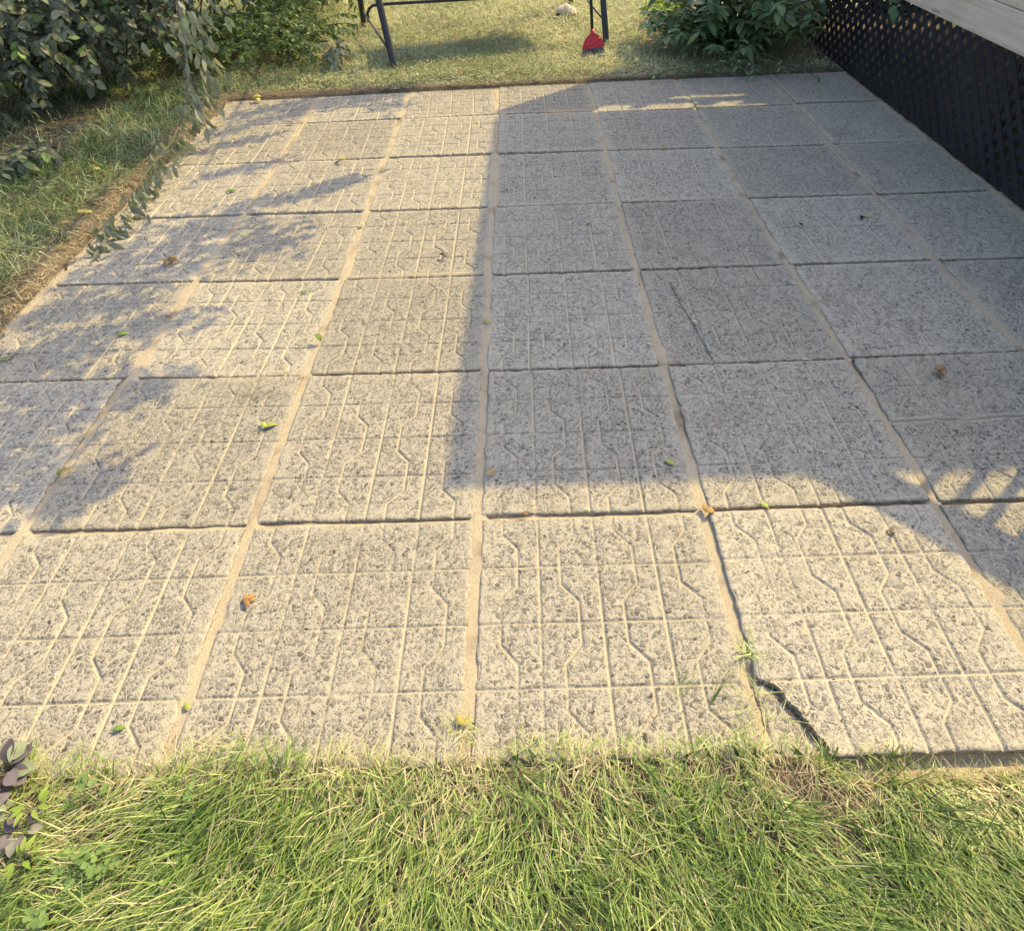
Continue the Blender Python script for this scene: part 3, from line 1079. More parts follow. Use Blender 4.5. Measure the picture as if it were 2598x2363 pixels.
hang_leaves(stem[2:], 80, 0.06, (0.06, 0.095), 0.02, 1.0, sx=1.25)
hang_leaves(stem[:4], 40, 0.085, (0.06, 0.085), 0.35, 0.9)
hang_leaves(tw, 120, 0.034, (0.045, 0.085), 0.0, 1.0, (0.05, 0.7), sx=0.6)
t2.build('twig', M_TWIG, br)
bag.build('foliage', M_WILT, br, 'oval', 5, 0.35)

# ---- overhanging tree (stands beyond the frame, throws the dappled shade on the left)
random.seed(9)
tr = thing('overhanging_tree', 'leafy tree beyond the lawn whose limbs reach over the left half of the patio', 'tree', (-0.9, 7.6, 0))
tb = np.array([-0.9, 7.6, 0])
trunk = MB()
trunk.tube([(0, 0, -0.05), (0.03, -0.05, 0.8), (0.10, -0.15, 1.7), (0.15, -0.3, 2.7), (0.15, -0.4, 3.6)], [0.17, 0.135, 0.115, 0.09, 0.05], 12)
trunk.build('trunk', M_BARK, tr)
SH = SUNV / SUNV[2]


def up_src(px, py, h):
    """point at height h whose shadow falls on ground point seen at px,py of the 2016 view"""
    q = g2(px, py)
    return np.array([q[0] + SH[0] * h, q[1] + SH[1] * h, h])


SHADE = [  # each: polyline of shadow in the 2016 px view, width in metres, leaves per metre, height
    ([(430, 262), (560, 222), (640, 205), (720, 198), (800, 212)], 0.11, 330, 2.55),
    ([(455, 228), (600, 200), (730, 186), (806, 180)], 0.06, 300, 2.6),
    ([(425, 292), (470, 278), (525, 266)], 0.05, 240, 2.45),
    ([(395, 352), (480, 335), (560, 316)], 0.05, 240, 2.4),
    ([(470, 402), (560, 392), (640, 372), (690, 350)], 0.05, 240, 2.4),
    ([(310, 462), (400, 445), (480, 442), (565, 458)], 0.16, 330, 2.45),
    ([(190, 520), (300, 500), (400, 490), (480, 480), (545, 500)], 0.14, 280, 2.45),
    ([(150, 550), (280, 545), (380, 540)], 0.07, 260, 2.4),
    ([(20, 640), (150, 610), (280, 592)], 0.08, 280, 2.35),
    ([(40, 690), (180, 665), (300, 640), (400, 622)], 0.07, 230, 2.35),
    ([(-60, 730), (60, 715), (170, 690)], 0.10, 320, 2.3),
    ([(-60, 770), (80, 768), (200, 775), (320, 762)], 0.10, 380, 2.3),
    ([(-60, 850), (40, 845), (130, 870)], 0.12, 360, 2.25),
    ([(-60, 930), (40, 925), (140, 915)], 0.16, 400, 2.25),
    ([(60, 1000), (120, 985), (180, 950)], 0.07, 300, 2.25),
]
limb, tbag = MB(), LeafBag()
for poly, wd, den, h in SHADE:
    pts = [up_src(a, b, h + random.uniform(-0.1, 0.1)) for a, b in poly]
    fine = []
    for a, b in zip(pts[:-1], pts[1:]):
        for t in np.linspace(0, 1, 4)[:-1]:
            fine.append(a * (1 - t) + b * t + rv(0.006))
    fine.append(pts[-1])
    if random.random() < 0.7:
        limb.tube([p - tb for p in fine], list(np.linspace(0.007, 0.003, len(fine))), 5)
    L = sum(np.linalg.norm(b - a) for a, b in zip(pts[:-1], pts[1:]))
    for i in range(int(L * den)):
        f = random.random() * (len(fine) - 1)
        k = min(len(fine) - 2, int(f))
        p = fine[k] * (1 - f + k) + fine[k + 1] * (f - k) + np.array([random.gauss(0, wd * 0.5), random.gauss(0, wd * 0.5), random.gauss(0, 0.06)])
        l = random.uniform(0.045, 0.075)
        tbag.add(p - tb, unit(rv(1)), unit(np.array([SUNV[0], SUNV[1], SUNV[2]]) + rv(0.5)), l, l * 0.5, random.gauss(0.2, 0.3), 0.2)
# main limbs joining the twigs to the trunk
for (a, b, c_) in [((0.14, -0.3, 2.6), (1.2, -2.3, 2.75), (1.9, -4.3, 2.5)), ((0.1, -0.2, 2.2), (0.9, -3.0, 2.5), (1.2, -5.6, 2.45)), ((0.1, -0.2, 1.9), (0.5, -3.5, 2.4), (0.75, -7.0, 2.3)), ((0.15, -0.35, 3.2), (-1.0, -1.8, 3.3), (-2.0, -3.2, 3.0))]:
    limb.tube(curve(a, b, c_, 9), list(np.linspace(0.022, 0.006, 9)), 7)
# canopy that keeps the shrubs on the left in shade
for i in range(7200):
    sx_, sy_ = random.uniform(-4.9, -1.95), random.uniform(0.6, 4.6)
    q = 0.55 * float(vnoise(sx_, sy_, 0.33, 91)) + 0.45 * float(vnoise(sx_, sy_, 0.12, 92))
    if q > 0.06 or (sx_ > -2.9 and sy_ > 3.6 and random.random() < 0.75):
        continue
    h = random.uniform(2.9, 3.4)
    p = np.array([sx_ + SH[0] * h, sy_ + SH[1] * h, h])
    l = random.uniform(0.06, 0.10)
    tbag.add(p - tb, unit(rv(1)), unit(SUNV + rv(0.6)), l, l * 0.55, 0.2, 0.2)
for i in range(900):
    sx_, sy_ = random.uniform(-3.2, -1.95), random.uniform(-1.2, 0.9)
    if float(vnoise(sx_, sy_, 0.22, 93)) > -0.05:
        continue
    h = random.uniform(2.5, 2.9)
    p = np.array([sx_ + SH[0] * h, sy_ + SH[1] * h, h])
    tbag.add(p - tb, unit(rv(1)), unit(SUNV + rv(0.6)), 0.075, 0.042, 0.2, 0.2)
limb.build('limb', M_BARK, tr)
tbag.build('crown', M_TREE, tr, 'oval', 4)

# ---- glossy bush beside the lattice
random.seed(13)


def whorl_bush(label, base, n, rad, hmin, hmax, cat='bush', lmin=0.075, lmax=0.115):
    root = thing('glossy_bush', label, cat, base)
    st, bag = MB(), LeafBag()
    for i in range(n):
        az = random.uniform(0, 2 * math.pi)
        rr = rad * math.sqrt(random.random())
        h = hmin + (hmax - hmin) * random.random() * (1 - 0.55 * (rr / rad) ** 2)
        e = np.array([math.cos(az) * rr, math.sin(az) * rr, h])
        pts = curve((0.15 * e[0], 0.15 * e[1], 0), (0.55 * e[0], 0.55 * e[1], h * 0.75), e, 7)
        st.tube(pts, list(np.linspace(0.0055, 0.0025, 7)), 5)
        tan = unit(pts[-1] - pts[-2])
        for lev, tt in enumerate((1.0, 0.86, 0.66, 0.45)):
            k = min(5, int(tt * 6))
            p = pts[k] * (1 - (tt * 6 - k)) + pts[k + 1] * (tt * 6 - k)
            a0 = random.uniform(0, 6.28)
            m = random.choice((3, 4, 5)) if lev == 0 else random.choice((1, 2, 3))
            for j in range(m):
                a = a0 + j * 2 * math.pi / m + random.gauss(0, 0.25)
                out = unit(np.array([math.cos(a), math.sin(a), 0]) + 0.25 * unit(np.array([e[0], e[1], 0]) + 1e-6))
                d = unit(out + np.array([0, 0, random.uniform(-0.5, 0.45)]))
                nn = unit(np.array([0, 0, 1.0]) + rv(0.25))
                l = random.uniform(lmin, lmax)
                bag.add(p, d, nn, l, l * random.uniform(0.38, 0.48), random.uniform(0.2, 0.9), random.uniform(0.1, 0.4))
    st.build('stem', M_TWIG, root)
    bag.build('foliage', M_PEONY, root, 'oval', 6)
    return root


wb = whorl_bush('full glossy dark green bush growing beside the black lattice', (1.84, 2.62, 0), 165, 0.70, 0.08, 0.85, 'bush', 0.085, 0.135)
flo = MB()
bmesh.ops.create_icosphere(flo.bm, subdivisions=2, radius=0.022)
for v in flo.bm.verts:
    v.co *= 1 + random.uniform(-0.25, 0.25)
fo = flo.build('faded_flower', mat_simple('faded_brown_petal', (0.33, 0.24, 0.15), 0.9), wb, (0.36, -0.36, 0.42))
shb = arching(1.42, 3.55, 26, 0.34, 0.15, 0.42, -1.5, 2.0, (0.08, 0.3), inner=0.1)
shrub('hosta_clump', 'pale variegated leafy clump in the sun left of the glossy bush', (1.42, 3.4, 0), arching(1.42, 3.4, 18, 0.26, 0.15, 0.34, -1.5, 2.0, (0.06, 0.2), inner=0.06), M_LIME, (0.08, 0.12), 0.36, 0.3, 'lance', step=0.07, cat='plant')
shrub('weed', 'low creeping weeds and dry stalks at the foot of the glossy bush', (1.65, 2.05, 0), arching(1.65, 2.10, 14, 0.5, 0.05, 0.14, -1.5, 2.6, (0.02, 0.08), inner=0.25), M_PEONY, (0.03, 0.05), 0.5, 0.2, step=0.05, cat='weed')

# ---- deck with lattice skirt
DX = 2.40
deck = thing('deck', 'raised wooden deck with black lattice skirt and grey fascia board', 'deck', (DX, 0, 0))
ZF = 0.565
SK0, SK1 = -3.05, 3.42


def clip_poly(poly, a, keep_ge, ax):
    out = []
    for i in range(len(poly)):
        p, q = poly[i], poly[(i + 1) % len(poly)]
        ip = (p[ax] >= a) if keep_ge else (p[ax] <= a)
        iq = (q[ax] >= a) if keep_ge else (q[ax] <= a)
        if ip:
            out.append(p)
        if ip != iq:
            t = (a - p[ax]) / (q[ax] - p[ax])
            out.append((p[0] + t * (q[0] - p[0]), p[1] + t * (q[1] - p[1])))
    return out


pitch, sw = 0.066, 0.0335
zb, zt = 0.012, ZF + 0.06


def lattice(axis, lo, hi, off):
    lat = MB()
    for layer, sgn in ((0, 1), (1, -1)):
        x_off = off + (0.0 if layer == 0 else 0.0024)
        dyv = pitch * math.sqrt(2)
        hw = sw / math.sqrt(2)
        hgt = zt - zb
        for k in range(int((lo - 1) / dyv) - 1, int((hi + 1) / dyv) + 1):
            yb = k * dyv
            if sgn > 0:
                poly = [(yb - hw, zb), (yb + hw, zb), (yb + hw + hgt, zt), (yb - hw + hgt, zt)]
            else:
                poly = [(yb - hw + hgt, zb), (yb + hw + hgt, zb), (yb + hw, zt), (yb - hw, zt)]
            poly = clip_poly(poly, lo, True, 0)
            if len(poly) >= 3:
                poly = clip_poly(poly, hi, False, 0)
            if len(poly) >= 3:
                lat.prism(poly, axis, x_off, x_off + 0.0024)
    return lat.build('lattice_panel', M_BLACKPL, deck)


lattice('x', SK0, SK1, 0.0)
lattice('y', 0.02, 4.5, SK1 - 0.01)
fb = MB()
fb.box((-0.012, 0.1, ZF + 0.078), (0.038, 6.6, 0.155), None, 0.003)
fb.build('fascia_board', M_FASCIA, deck)
fb = MB()
fb.box((-0.008, 0.1, ZF + 0.2365), (0.038, 6.6, 0.155), None, 0.003)
fb.build('fascia_board', M_FASCIA, deck)
fl = MB()
for i in range(32):
    fl.box((-0.03 + 0.07 + i * 0.1415, 0.1, ZF + 0.329), (0.137, 6.64, 0.026), None, 0.003)
fl.build('deck_floor', M_DECKW, deck)
for yy in (-3.0, 0.2, 3.35):
    for xx in (0.10, 4.4):
        po = MB()
        po.box((xx, yy, ZF / 2 + 0.02), (0.09, 0.09, ZF + 0.04))
        po.build('support_post', M_DARKWOOD, deck)
for i in range(6):
    jo = MB()
    jo.box((2.25, -2.9 + i * 1.12, ZF + 0.23), (4.4, 0.04, 0.14))
    jo.build('joist', M_DARKWOOD, deck)

# flat sheet on posts, added out of view and shaped to cast the patio shadow
HZ = 3.45
ZD = ZF + 0.342
KX, KY = SH[0] * HZ, SH[1] * HZ
cnr = [(-0.085 + KX, -1.715 + KY), (2.75 + KX, -1.715 + KY), (2.75 + KX, 1.225 + KY), (-0.015 + KX, 1.225 + KY)]
gz = thing('shadow_caster', 'flat sheet on posts above the deck, added unseen to cast the patio shadow', 'shadow_caster', (cnr[0][0], cnr[0][1], 0))
gb = np.array([cnr[0][0], cnr[0][1], 0])
f = MB()
f.prism([(x_ - gb[0], y_ - gb[1]) for x_, y_ in cnr], 'z', HZ - 0.03, HZ + 0.02)
f.build('shadow_roof', M_FABRIC, gz)
for x_, y_ in cnr:
    f = MB()
    f.box((x_ - gb[0] + (0.08 if x_ < 4 else -0.08), y_ - gb[1] + (0.08 if y_ < 2.5 else -0.08), (HZ + ZD) / 2 - 0.02), (0.10, 0.10, HZ - ZD))
    f.build('post', M_DARKWOOD, gz)


def scr(x0, x1, z0, z1, nm):
    f_ = MB()
    f_.box(((x0 + x1) / 2 + KX - gb[0], 1.30 + KY - gb[1], (z0 + z1) / 2), (x1 - x0, 0.02, z1 - z0))
    return f_.build(nm, M_FABRIC, gz)


scr(-0.015, 2.75, 1.3, HZ - 0.28, 'shadow_screen')  # added screens, gapped so that sun patches break the cast shadow
scr(-0.015, 2.75, HZ - 0.20, HZ - 0.08, 'shadow_board')
scr(-0.015, 0.62, HZ - 0.075, HZ + 0.03, 'shadow_board')
scr(0.84, 0.92, HZ - 0.075, HZ + 0.03, 'shadow_board')
scr(1.24, 1.36, HZ - 0.075, HZ + 0.03, 'shadow_board')
scr(1.53, 2.75, HZ - 0.075, HZ + 0.03, 'shadow_board')
scr(-0.015, 0.92, HZ - 0.278, HZ - 0.202, 'shadow_board')
scr(1.42, 2.75, HZ - 0.278, HZ - 0.202, 'shadow_board')

# stair railing at the near end of the deck
rl = thing('deck_railing', 'dark deck railing with balusters that slopes down the stairs', 'railing', (DX + 0.02, -0.5, 0))
rb = np.array([DX + 0.02, -0.5, 0])


def rail_pt(x, y):
    """point in the plane of the railing whose shadow lands on ground x, y"""
    h = (rb[0] - x) / SH[0]
    return np.array([0, y + SH[1] * h - rb[1], h])


f = MB()
a, b_ = rail_pt(1.03, -1.72), rail_pt(1.40, -2.09)
dv_ = unit(b_ - a)
a2 = a - dv_ * 0.15
b2 = b_ + dv_ * 0.25
nrm = np.array([0, -dv_[2], dv_[1]]) * (-1 if dv_[1] < 0 else 1)
hw_ = 0.055
f.prism([(a2 + nrm * hw_)[1:], (b2 + nrm * hw_)[1:], (b2 - nrm * hw_)[1:], (a2 - nrm * hw_)[1:]], 'x', -0.02, 0.02)
f.build('handrail', M_DARKWOOD, rl)
for xs, ys in ((1.195, -1.80), (1.25, -1.86), (1.31, -1.91), (1.37, -1.965), (1.43, -2.02), (1.49, -2.08)):
    q = rail_pt(xs, ys)
    f = MB()
    f.box((0, q[1], (q[2] + 0.75) / 2), (0.022, 0.022, q[2] - 0.75))
    f.build('baluster', M_BLACKMET, rl)
f = MB()
f.box((0, b2[1] - 0.05, b2[2] / 2), (0.09, 0.09, b2[2] + 0.05))
f.build('post', M_DARKWOOD, rl)

# vine on the lattice
random.seed(31)
vn = thing('vine', 'sprig of broad green vine leaves hanging over the top of the lattice', 'vine', (DX, 1.27, 0.5))
f = MB()
vp = [(0.05, 0.16, 0.12), (-0.03, 0.08, 0.09), (-0.06, 0.02, 0.05), (-0.07, -0.03, -0.01)]
f.tube(vp, [0.004, 0.0035, 0.003, 0.002], 6)
f.build('stem', M_TWIG, vn)
bag = LeafBag()
for p, d in (((-0.06, 0.04, 0.06), (-0.5, 0.7, 0.1)), ((-0.06, 0.02, 0.06), (-0.5, -0.6, 0.2)), ((-0.065, 0.0, 0.03), (-0.6, 0.5, -0.4)), ((-0.07, -0.02, 0.01), (-0.5, -0.6, -0.3)), ((-0.07, -0.03, -0.01), (-0.3, 0.1, -1)), ((-0.05, 0.06, 0.08), (-0.5, 0.2, 0.5)), ((-0.06, -0.01, 0.02), (-0.6, -0.1, -0.3)), ((-0.04, 0.08, 0.09), (-0.1, 1, 0.3))):
    bag.add(np.array(p), np.array(d), unit(np.array([-0.8, -0.5, 0.9]) + rv(0.15)), random.uniform(0.05, 0.07), 0.045, 0.5, 0.15)
bag.build('foliage', M_VINE, vn, 'oval', 6)

# ------------------------------------------------------------------ garden swing
FL, FR = np.array([-0.784, 2.242, 0]), np.array([0.842, 2.764, 0])
BL, BR = np.array([-1.253, 3.620, 0]), np.array([0.651, 4.194, 0])
AL = (FL + BL) / 2 + np.array([-0.06, 0, 1.72])
ARr = (FR + BR) / 2 + np.array([-0.05, 0, 1.72])
sg = thing('garden_swing', 'black steel frame of a garden swing seat on the lawn', 'garden swing', tuple((FL + FR + BL + BR) / 4))
sb = (FL + FR + BL + BR) / 4


def sw_tube(name, pts, r, n=12):
    q = MB()
    q.tube([np.array(p) - sb for p in pts], r, n)
    return q.build(name, M_BLACKMET, sg)


for fpt, apx in ((FL, AL), (FR, ARr), (BL, AL), (BR, ARr)):
    lg = sw_tube('leg', [fpt + np.array([0, 0, -0.01]), fpt * 0.98 + apx * 0.02, fpt * 0.5 + apx * 0.5, apx], 0.025, 14)
    q = MB()
    q.tube([fpt - sb + np.array([0, 0, -0.012]), fpt - sb + unit(apx - fpt) * 0.035], 0.027, 12)
    q.build('foot_cap', M_BLACKPL, lg)


def on_leg(f_, a_, h):
    return f_ + (a_ - f_) * (h / a_[2])


sw_tube('side_brace', [on_leg(BL, AL, 0.16), on_leg(FL, AL, 0.10) + np.array([-0.02, 0.02, 0.04])], 0.008, 8)
sw_tube('side_brace', [on_leg(BR, ARr, 0.22), on_leg(FR, ARr, 0.16)], 0.008, 8)
pl, prr = on_leg(BL, AL, 0.10), on_leg(BR, ARr, 0.28)
c0 = np.array([-1.165, 3.42, 0.085])
sw_tube('rear_crossbar', [c0, c0 + np.array([0.0, 0.0, 0.07]), c0 + np.array([0.02, 0.005, 0.105]), c0 + np.array([0.06, 0.01, 0.13]), np.array([-0.98, 3.43, 0.223]), np.array([0.12, 3.60, 0.212]), on_leg(BR, ARr, 0.24) + np.array([0, -0.02, 0])], 0.013, 10)
sw_tube('top_bar', [AL, ARr], 0.024, 12)
# seat hung under the top bar
mid_s = (AL + ARr) / 2
ux = unit(ARr - AL)
seatc = np.array([-0.02, 2.98, 0.52])
q = MB()
ql = Vector(ux).to_track_quat('X', 'Z')
q.box(seatc - sb, (1.30, 0.48, 0.05), ql, 0.015)
q.box(seatc - sb + np.array([-0.10, 0.27, 0.25]), (1.30, 0.05, 0.46), ql, 0.015)
seat = q.build('seat', M_STRAP, sg)
for s in (-0.66, 0.66):
    sw_tube('hanger', [seatc + ux * s, mid_s + ux * s + np.array([0, 0, -0.01])], 0.009, 8)

# ------------------------------------------------------------------ broom
random.seed(17)
bp = np.array([0.70, 2.335, 0.0])
bm_ = thing('broom', 'broom with red head and dark bristles standing on the lawn by the swing leg', 'broom', tuple(bp))
ax = unit(np.array([-0.055, 0.30, 0.95]))            # along the handle
sx_v = unit(np.array([1.0, 0.16, 0.0]))
sx_v = unit(sx_v - ax * sx_v.dot(ax))
ny = np.cross(ax, sx_v)


def bl(u, v, t):
    return sx_v * u + ax * v + ny * t


q = MB()
outline = [(-0.082, 0.080), (0.082, 0.092), (0.086, 0.105), (0.066, 0.150), (0.036, 0.178), (0.014, 0.190), (-0.012, 0.190), (-0.034, 0.176), (-0.062, 0.145), (-0.082, 0.095)]
A = [q.bm.verts.new(bl(u, v, -0.021 if v < 0.15 else -0.015)) for u, v in outline]
B = [q.bm.verts.new(bl(u, v, 0.021 if v < 0.15 else 0.015)) for u, v in outline]
m = len(outline)
for i in range(m):
    q.bm.faces.new((A[i], A[(i + 1) % m], B[(i + 1) % m], B[i]))
q.bm.faces.new(A)
q.bm.faces.new(B)
bmesh.ops.recalc_face_normals(q.bm, faces=q.bm.faces[:])
bmesh.ops.bevel(q.bm, geom=q.bm.edges[:], offset=0.004, segments=2, affect='EDGES')
# raised arc rib on the face of the head
q.tube([bl(-0.072, 0.100, 0.024) * 1.0, bl(-0.02, 0.112, 0.024), bl(0.03, 0.136, 0.023), bl(0.055, 0.160, 0.018)], 0.004, 6)
q.tube([bl(-0.072, 0.100, -0.024), bl(-0.02, 0.112, -0.024), bl(0.03, 0.136, -0.023), bl(0.055, 0.160, -0.018)], 0.004, 6)
hd = q.build('head', M_RED, bm_)
q = MB()
q.tube([bl(0, 0.175, 0), bl(0, 0.215, 0)], [0.017, 0.014], 12)
q.build('socket', M_RED, bm_)
q = MB()
q.tube([bl(0, 0.20, 0), bl(0, 0.8, 0), bl(0, 1.38, 0)], 0.0115, 12)
hdl = q.build('handle', M_BLACKMET, bm_)
q = MB()
q.tube([bl(0, 1.36, 0), bl(0, 1.42, 0)], 0.0135, 12)
q.build('end_cap', M_RED, hdl)
Vs, Qs, Rs = [], [], []
for i in range(520):
    u0 = random.uniform(-0.078, 0.078)
    t0 = random.uniform(-0.017, 0.017)
    v0 = 0.083 + 0.012 * (u0 + 0.08) / 0.16
    p0 = bl(u0, v0, t0)
    p1 = bl(u0 * 1.16 + random.gauss(0, 0.003), 0.0, t0 * 1.6 + random.gauss(0, 0.003))
    p1[2] = max(p1[2], 0.004)
    wv_ = 0.0016
    k = len(Vs) * 1
    pm = (p0 + p1) / 2 + rv(0.001)
    for p in (p0, pm, p1):
        Vs += [p - sx_v * wv_ / 2, p + sx_v * wv_ / 2]
    Qs += [(k, k + 1, k + 3, k + 2), (k + 2, k + 3, k + 5, k + 4)]
    Rs += [random.random()] * 6
obj('bristles', make_mesh('bristles', np.array(Vs), np.array(Qs), None, {'rnd': Rs}), M_BRISTLE, bm_)

# ------------------------------------------------------------------ tan cap on the lawn
cp = G(1436, 46)
cap = thing('cloth_cap', 'pale tan cloth cap lying on the grass behind the broom', 'cap', (cp[0], cp[1], 0.03))
q = MB()
bmesh.ops.create_uvsphere(q.bm, u_segments=28, v_segments=18, radius=1.0)
bmesh.ops.delete(q.bm, geom=[v for v in q.bm.verts if v.co.z < -0.15], context='VERTS')
for v in q.bm.verts:
    a = math.atan2(v.co.y, v.co.x)
    dent = 1 - 0.10 * max(0, math.sin(2.5 * a + 0.6)) * max(0, v.co.z)
    nn_ = float(vnoise(v.co.x * 0.1 + 0.3, v.co.y * 0.1 + v.co.z * 0.1, 0.04, 131))
    v.co = Vector((v.co.x * 0.098 * (1 + 0.06 * nn_), v.co.y * 0.085 * (1 + 0.06 * nn_), (v.co.z * dent) * 0.095 + 0.012 * nn_))
bmesh.ops.solidify(q.bm, geom=q.bm.faces[:], thickness=0.003)
for f_ in q.bm.faces:
    f_.smooth = True
cr = q.build('crown', M_CAP, cap)
q = MB()
nr, na = 5, 16
ring = []
for i in range(nr + 1):
    row = []
    for j in range(na + 1):
        a = math.radians(-75 + 150 * j / na)
        k = i / nr
        rx = 0.092 + k * 0.078 * max(0.0, math.cos(a)) ** 0.6
        row.append(q.bm.verts.new((rx * math.cos(a), (0.080 + 0.006 * k) * math.sin(a), -0.012 - 0.018 * k + 0.016 * k * math.cos(2 * a) - 0.022 * (math.sin(a) ** 2) * k)))
    ring.append(row)
for i in range(nr):
    for j in range(na):
        f_ = q.bm.faces.new((ring[i][j], ring[i][j + 1], ring[i + 1][j + 1], ring[i + 1][j]))
        f_.smooth = True
bmesh.ops.solidify(q.bm, geom=q.bm.faces[:], thickness=0.0035)
q.build('brim', M_CAP, cap)
q = MB()
bmesh.ops.create_icosphere(q.bm, subdivisions=2, radius=0.007, matrix=Matrix.Translation((0, 0, 0.094)) @ Matrix.Diagonal((1, 1, 0.5, 1)))
q.build('button', M_CAP, cap)
cap.rotation_euler = (math.radians(14), math.radians(-8), math.radians(205))

# ------------------------------------------------------------------ small plants at the front left
random.seed(41)


def rosette(name, label, p, n, ll, lw, mat, cat, lift=0.4, group=None, shape='oval', stemh=0.03):
    root = thing(name, label, cat, tuple(p), group)
    bag = LeafBag()
    st = MB()
    a0 = random.uniform(0, 6.28)
    for i in range(n):
        a = a0 + i * 2.4 + random.gauss(0, 0.2)
        l = random.uniform(*ll)
        d = np.array([math.cos(a), math.sin(a), random.uniform(0.1, lift)])
        r0 = np.array([math.cos(a) * 0.012, math.sin(a) * 0.012, stemh * random.uniform(0.6, 1.2)])
        st.tube([(0, 0, 0), r0 * 0.6, r0], 0.0016, 5)
        bag.add(r0, d, unit(np.array([0, 0, 1.0]) + rv(0.2)), l, l * lw, random.uniform(0.1, 0.8), random.uniform(0.05, 0.3))
    st.build('stem', M_TWIG, root)
    bag.build('foliage', mat, root, shape, 6, 0.25)
    return root


rosette('purple_leaf_plant', 'bronze purple rosette of veined leaves at the front left patio corner', (-0.885, -2.43, 0.02), 20, (0.03, 0.045), 0.74, M_PURPLE, 'plant', 0.5, 'purple-leaved plants in the front grass', stemh=0.035)
rosette('purple_leaf_plant', 'dark purple rosette below the largest one at the left picture edge', (-0.885, -2.50, 0.02), 18, (0.024, 0.036), 0.74, M_PURPLE, 'plant', 0.5, 'purple-leaved plants in the front grass', stemh=0.03)
rosette('purple_leaf_plant', 'greyish purple rosette between the two lime green seedlings', (-0.80, -2.53, 0.012), 9, (0.024, 0.034), 0.74, M_PURPLE, 'plant', 0.5, 'purple-leaved plants in the front grass', stemh=0.035)
rosette('purple_leaf_plant', 'dull purple rosette nearest the bottom left corner of the grass', (-0.83, -2.665, 0.012), 14, (0.024, 0.034), 0.74, M_PURPLE, 'plant', 0.6, 'purple-leaved plants in the front grass', stemh=0.035)
rosette('seedling', 'lime green seedling with pointed leaves, the one nearer the patio', (-0.792, -2.497, 0.02), 7, (0.022, 0.032), 0.42, M_LIME, 'seedling', 0.6, 'lime green seedlings in the front grass', 'lance', 0.045)
rosette('seedling', 'lime green seedling with pointed leaves, the one nearer the camera', (-0.765, -2.578, 0.02), 8, (0.02, 0.028), 0.42, M_LIME, 'seedling', 0.6, 'lime green seedlings in the front grass', 'lance', 0.045)


def clover(label, p, n, spread, r0):
    root = thing('clover', label, 'clover', tuple(p), 'clover patches in the front grass')
    st, bag = MB(), LeafBag()
    for i in range(n):
        q_ = np.array([random.gauss(0, spread), random.gauss(0, spread), 0])
        h = random.uniform(0.045, 0.075)
        top = q_ + np.array([random.gauss(0, 0.008), random.gauss(0, 0.008), h])
        st.tube([q_, (q_ + top) / 2, top], 0.0008, 4)
        a0 = random.uniform(0, 6.28)
        for j in range(3):
            a = a0 + j * 2.094
            l = r0 * random.uniform(0.8, 1.2)
            bag.add(top, np.array([math.cos(a), math.sin(a), 0.15]), unit(np.array([0, 0, 1.0]) + rv(0.15)), l, l * 1.0, 0.2, 0.15)
    st.build('stem', M_TWIG, root)
    bag.build('foliage', M_CLOVER, root, 'round', 5, 0.05)


clover('round clover patch right of the lime green seedlings in the front grass', (-0.655, -2.585, 0.0), 14, 0.022, 0.011)
clover('clover patch at the bottom edge below the lime green seedlings', (-0.69, -2.655, 0.0), 9, 0.018, 0.011)
clover('small bluish clover patch at the slab edge near the left of the grass', (-0.70, -2.462, 0.0), 5, 0.012, 0.010)
clover('lone clover sprig close to the slab edge below the leftmost joint in front', (-0.50, -2.470, 0.0), 3, 0.007, 0.010)

# tufts growing on the slabs and in the crack
random.seed(43)


def tuft(name, label, p, n, ll, wdt, rn, mat, cat='grass tuft', lean=(0.2, 1.1), spread=0.012, dirn=None):
    x_ = p[0] + RNG.normal(0, spread, n)
    y_ = p[1] + RNG.normal(0, spread, n)
    hd_ = RNG.uniform(-math.pi, math.pi, n) if dirn is None else dirn + RNG.normal(0, 0.6, n)
    V, Q, T, R = blades(np.stack([x_, y_, np.full(n, p[2])], 1), hd_, RNG.uniform(*lean, n), RNG.uniform(*ll, n), np.full(n, wdt), RNG.uniform(0.2, 1.2, n), RNG.uniform(*rn, n), 5, RNG.uniform(-0.8, 0.8, n))
    V[:, 2] = np.maximum(V[:, 2], 0.008)
    o = obj(name, make_mesh(name, V - np.array(p), Q, T, {'rnd': R}), mat, None, tuple(p))
    return tag(o, label, cat)


c1 = G(1896, 1660)
tuft('grass_tuft', 'yellow-green sprout growing in the joint left of the broken slab', (c1[0], c1[1], -0.005), 16, (0.03, 0.07), 0.0045, (0.45, 0.8), M_GRASS_F, lean=(0.3, 1.2), spread=0.008)
c1 = G(1725, 1760)
tuft('grass_tuft', 'thin upright grass sprig on the slab left of the broken one', (c1[0], c1[1], 0.0), 14, (0.03, 0.085), 0.0022, (0.25, 0.6), M_GRASS_F, lean=(0.05, 0.6))
c1 = G(1800, 1790)
tuft('grass_tuft', 'single tall green grass stem arching over the slab beside the sprig', (c1[0], c1[1], 0.0), 5, (0.08, 0.13), 0.0024, (0.2, 0.5), M_GRASS_F, lean=(0.1, 0.5), spread=0.004, dirn=1.2)
c1 = G(1925, 1810)
tuft('grass_tuft', 'wiry straw tuft at the broken slab corner', (c1[0], c1[1], 0.0), 34, (0.05, 0.14), 0.0020, (0.4, 0.95), M_GRASS_F, lean=(0.4, 1.3), spread=0.025)
c1 = G(1165, 1860)
tuft('grass_tuft', 'yellowing tuft where the central joint meets the front grass', (c1[0], c1[1], -0.002), 26, (0.03, 0.075), 0.0026, (0.5, 1.0), M_GRASS_F, lean=(0.3, 1.2), spread=0.014)

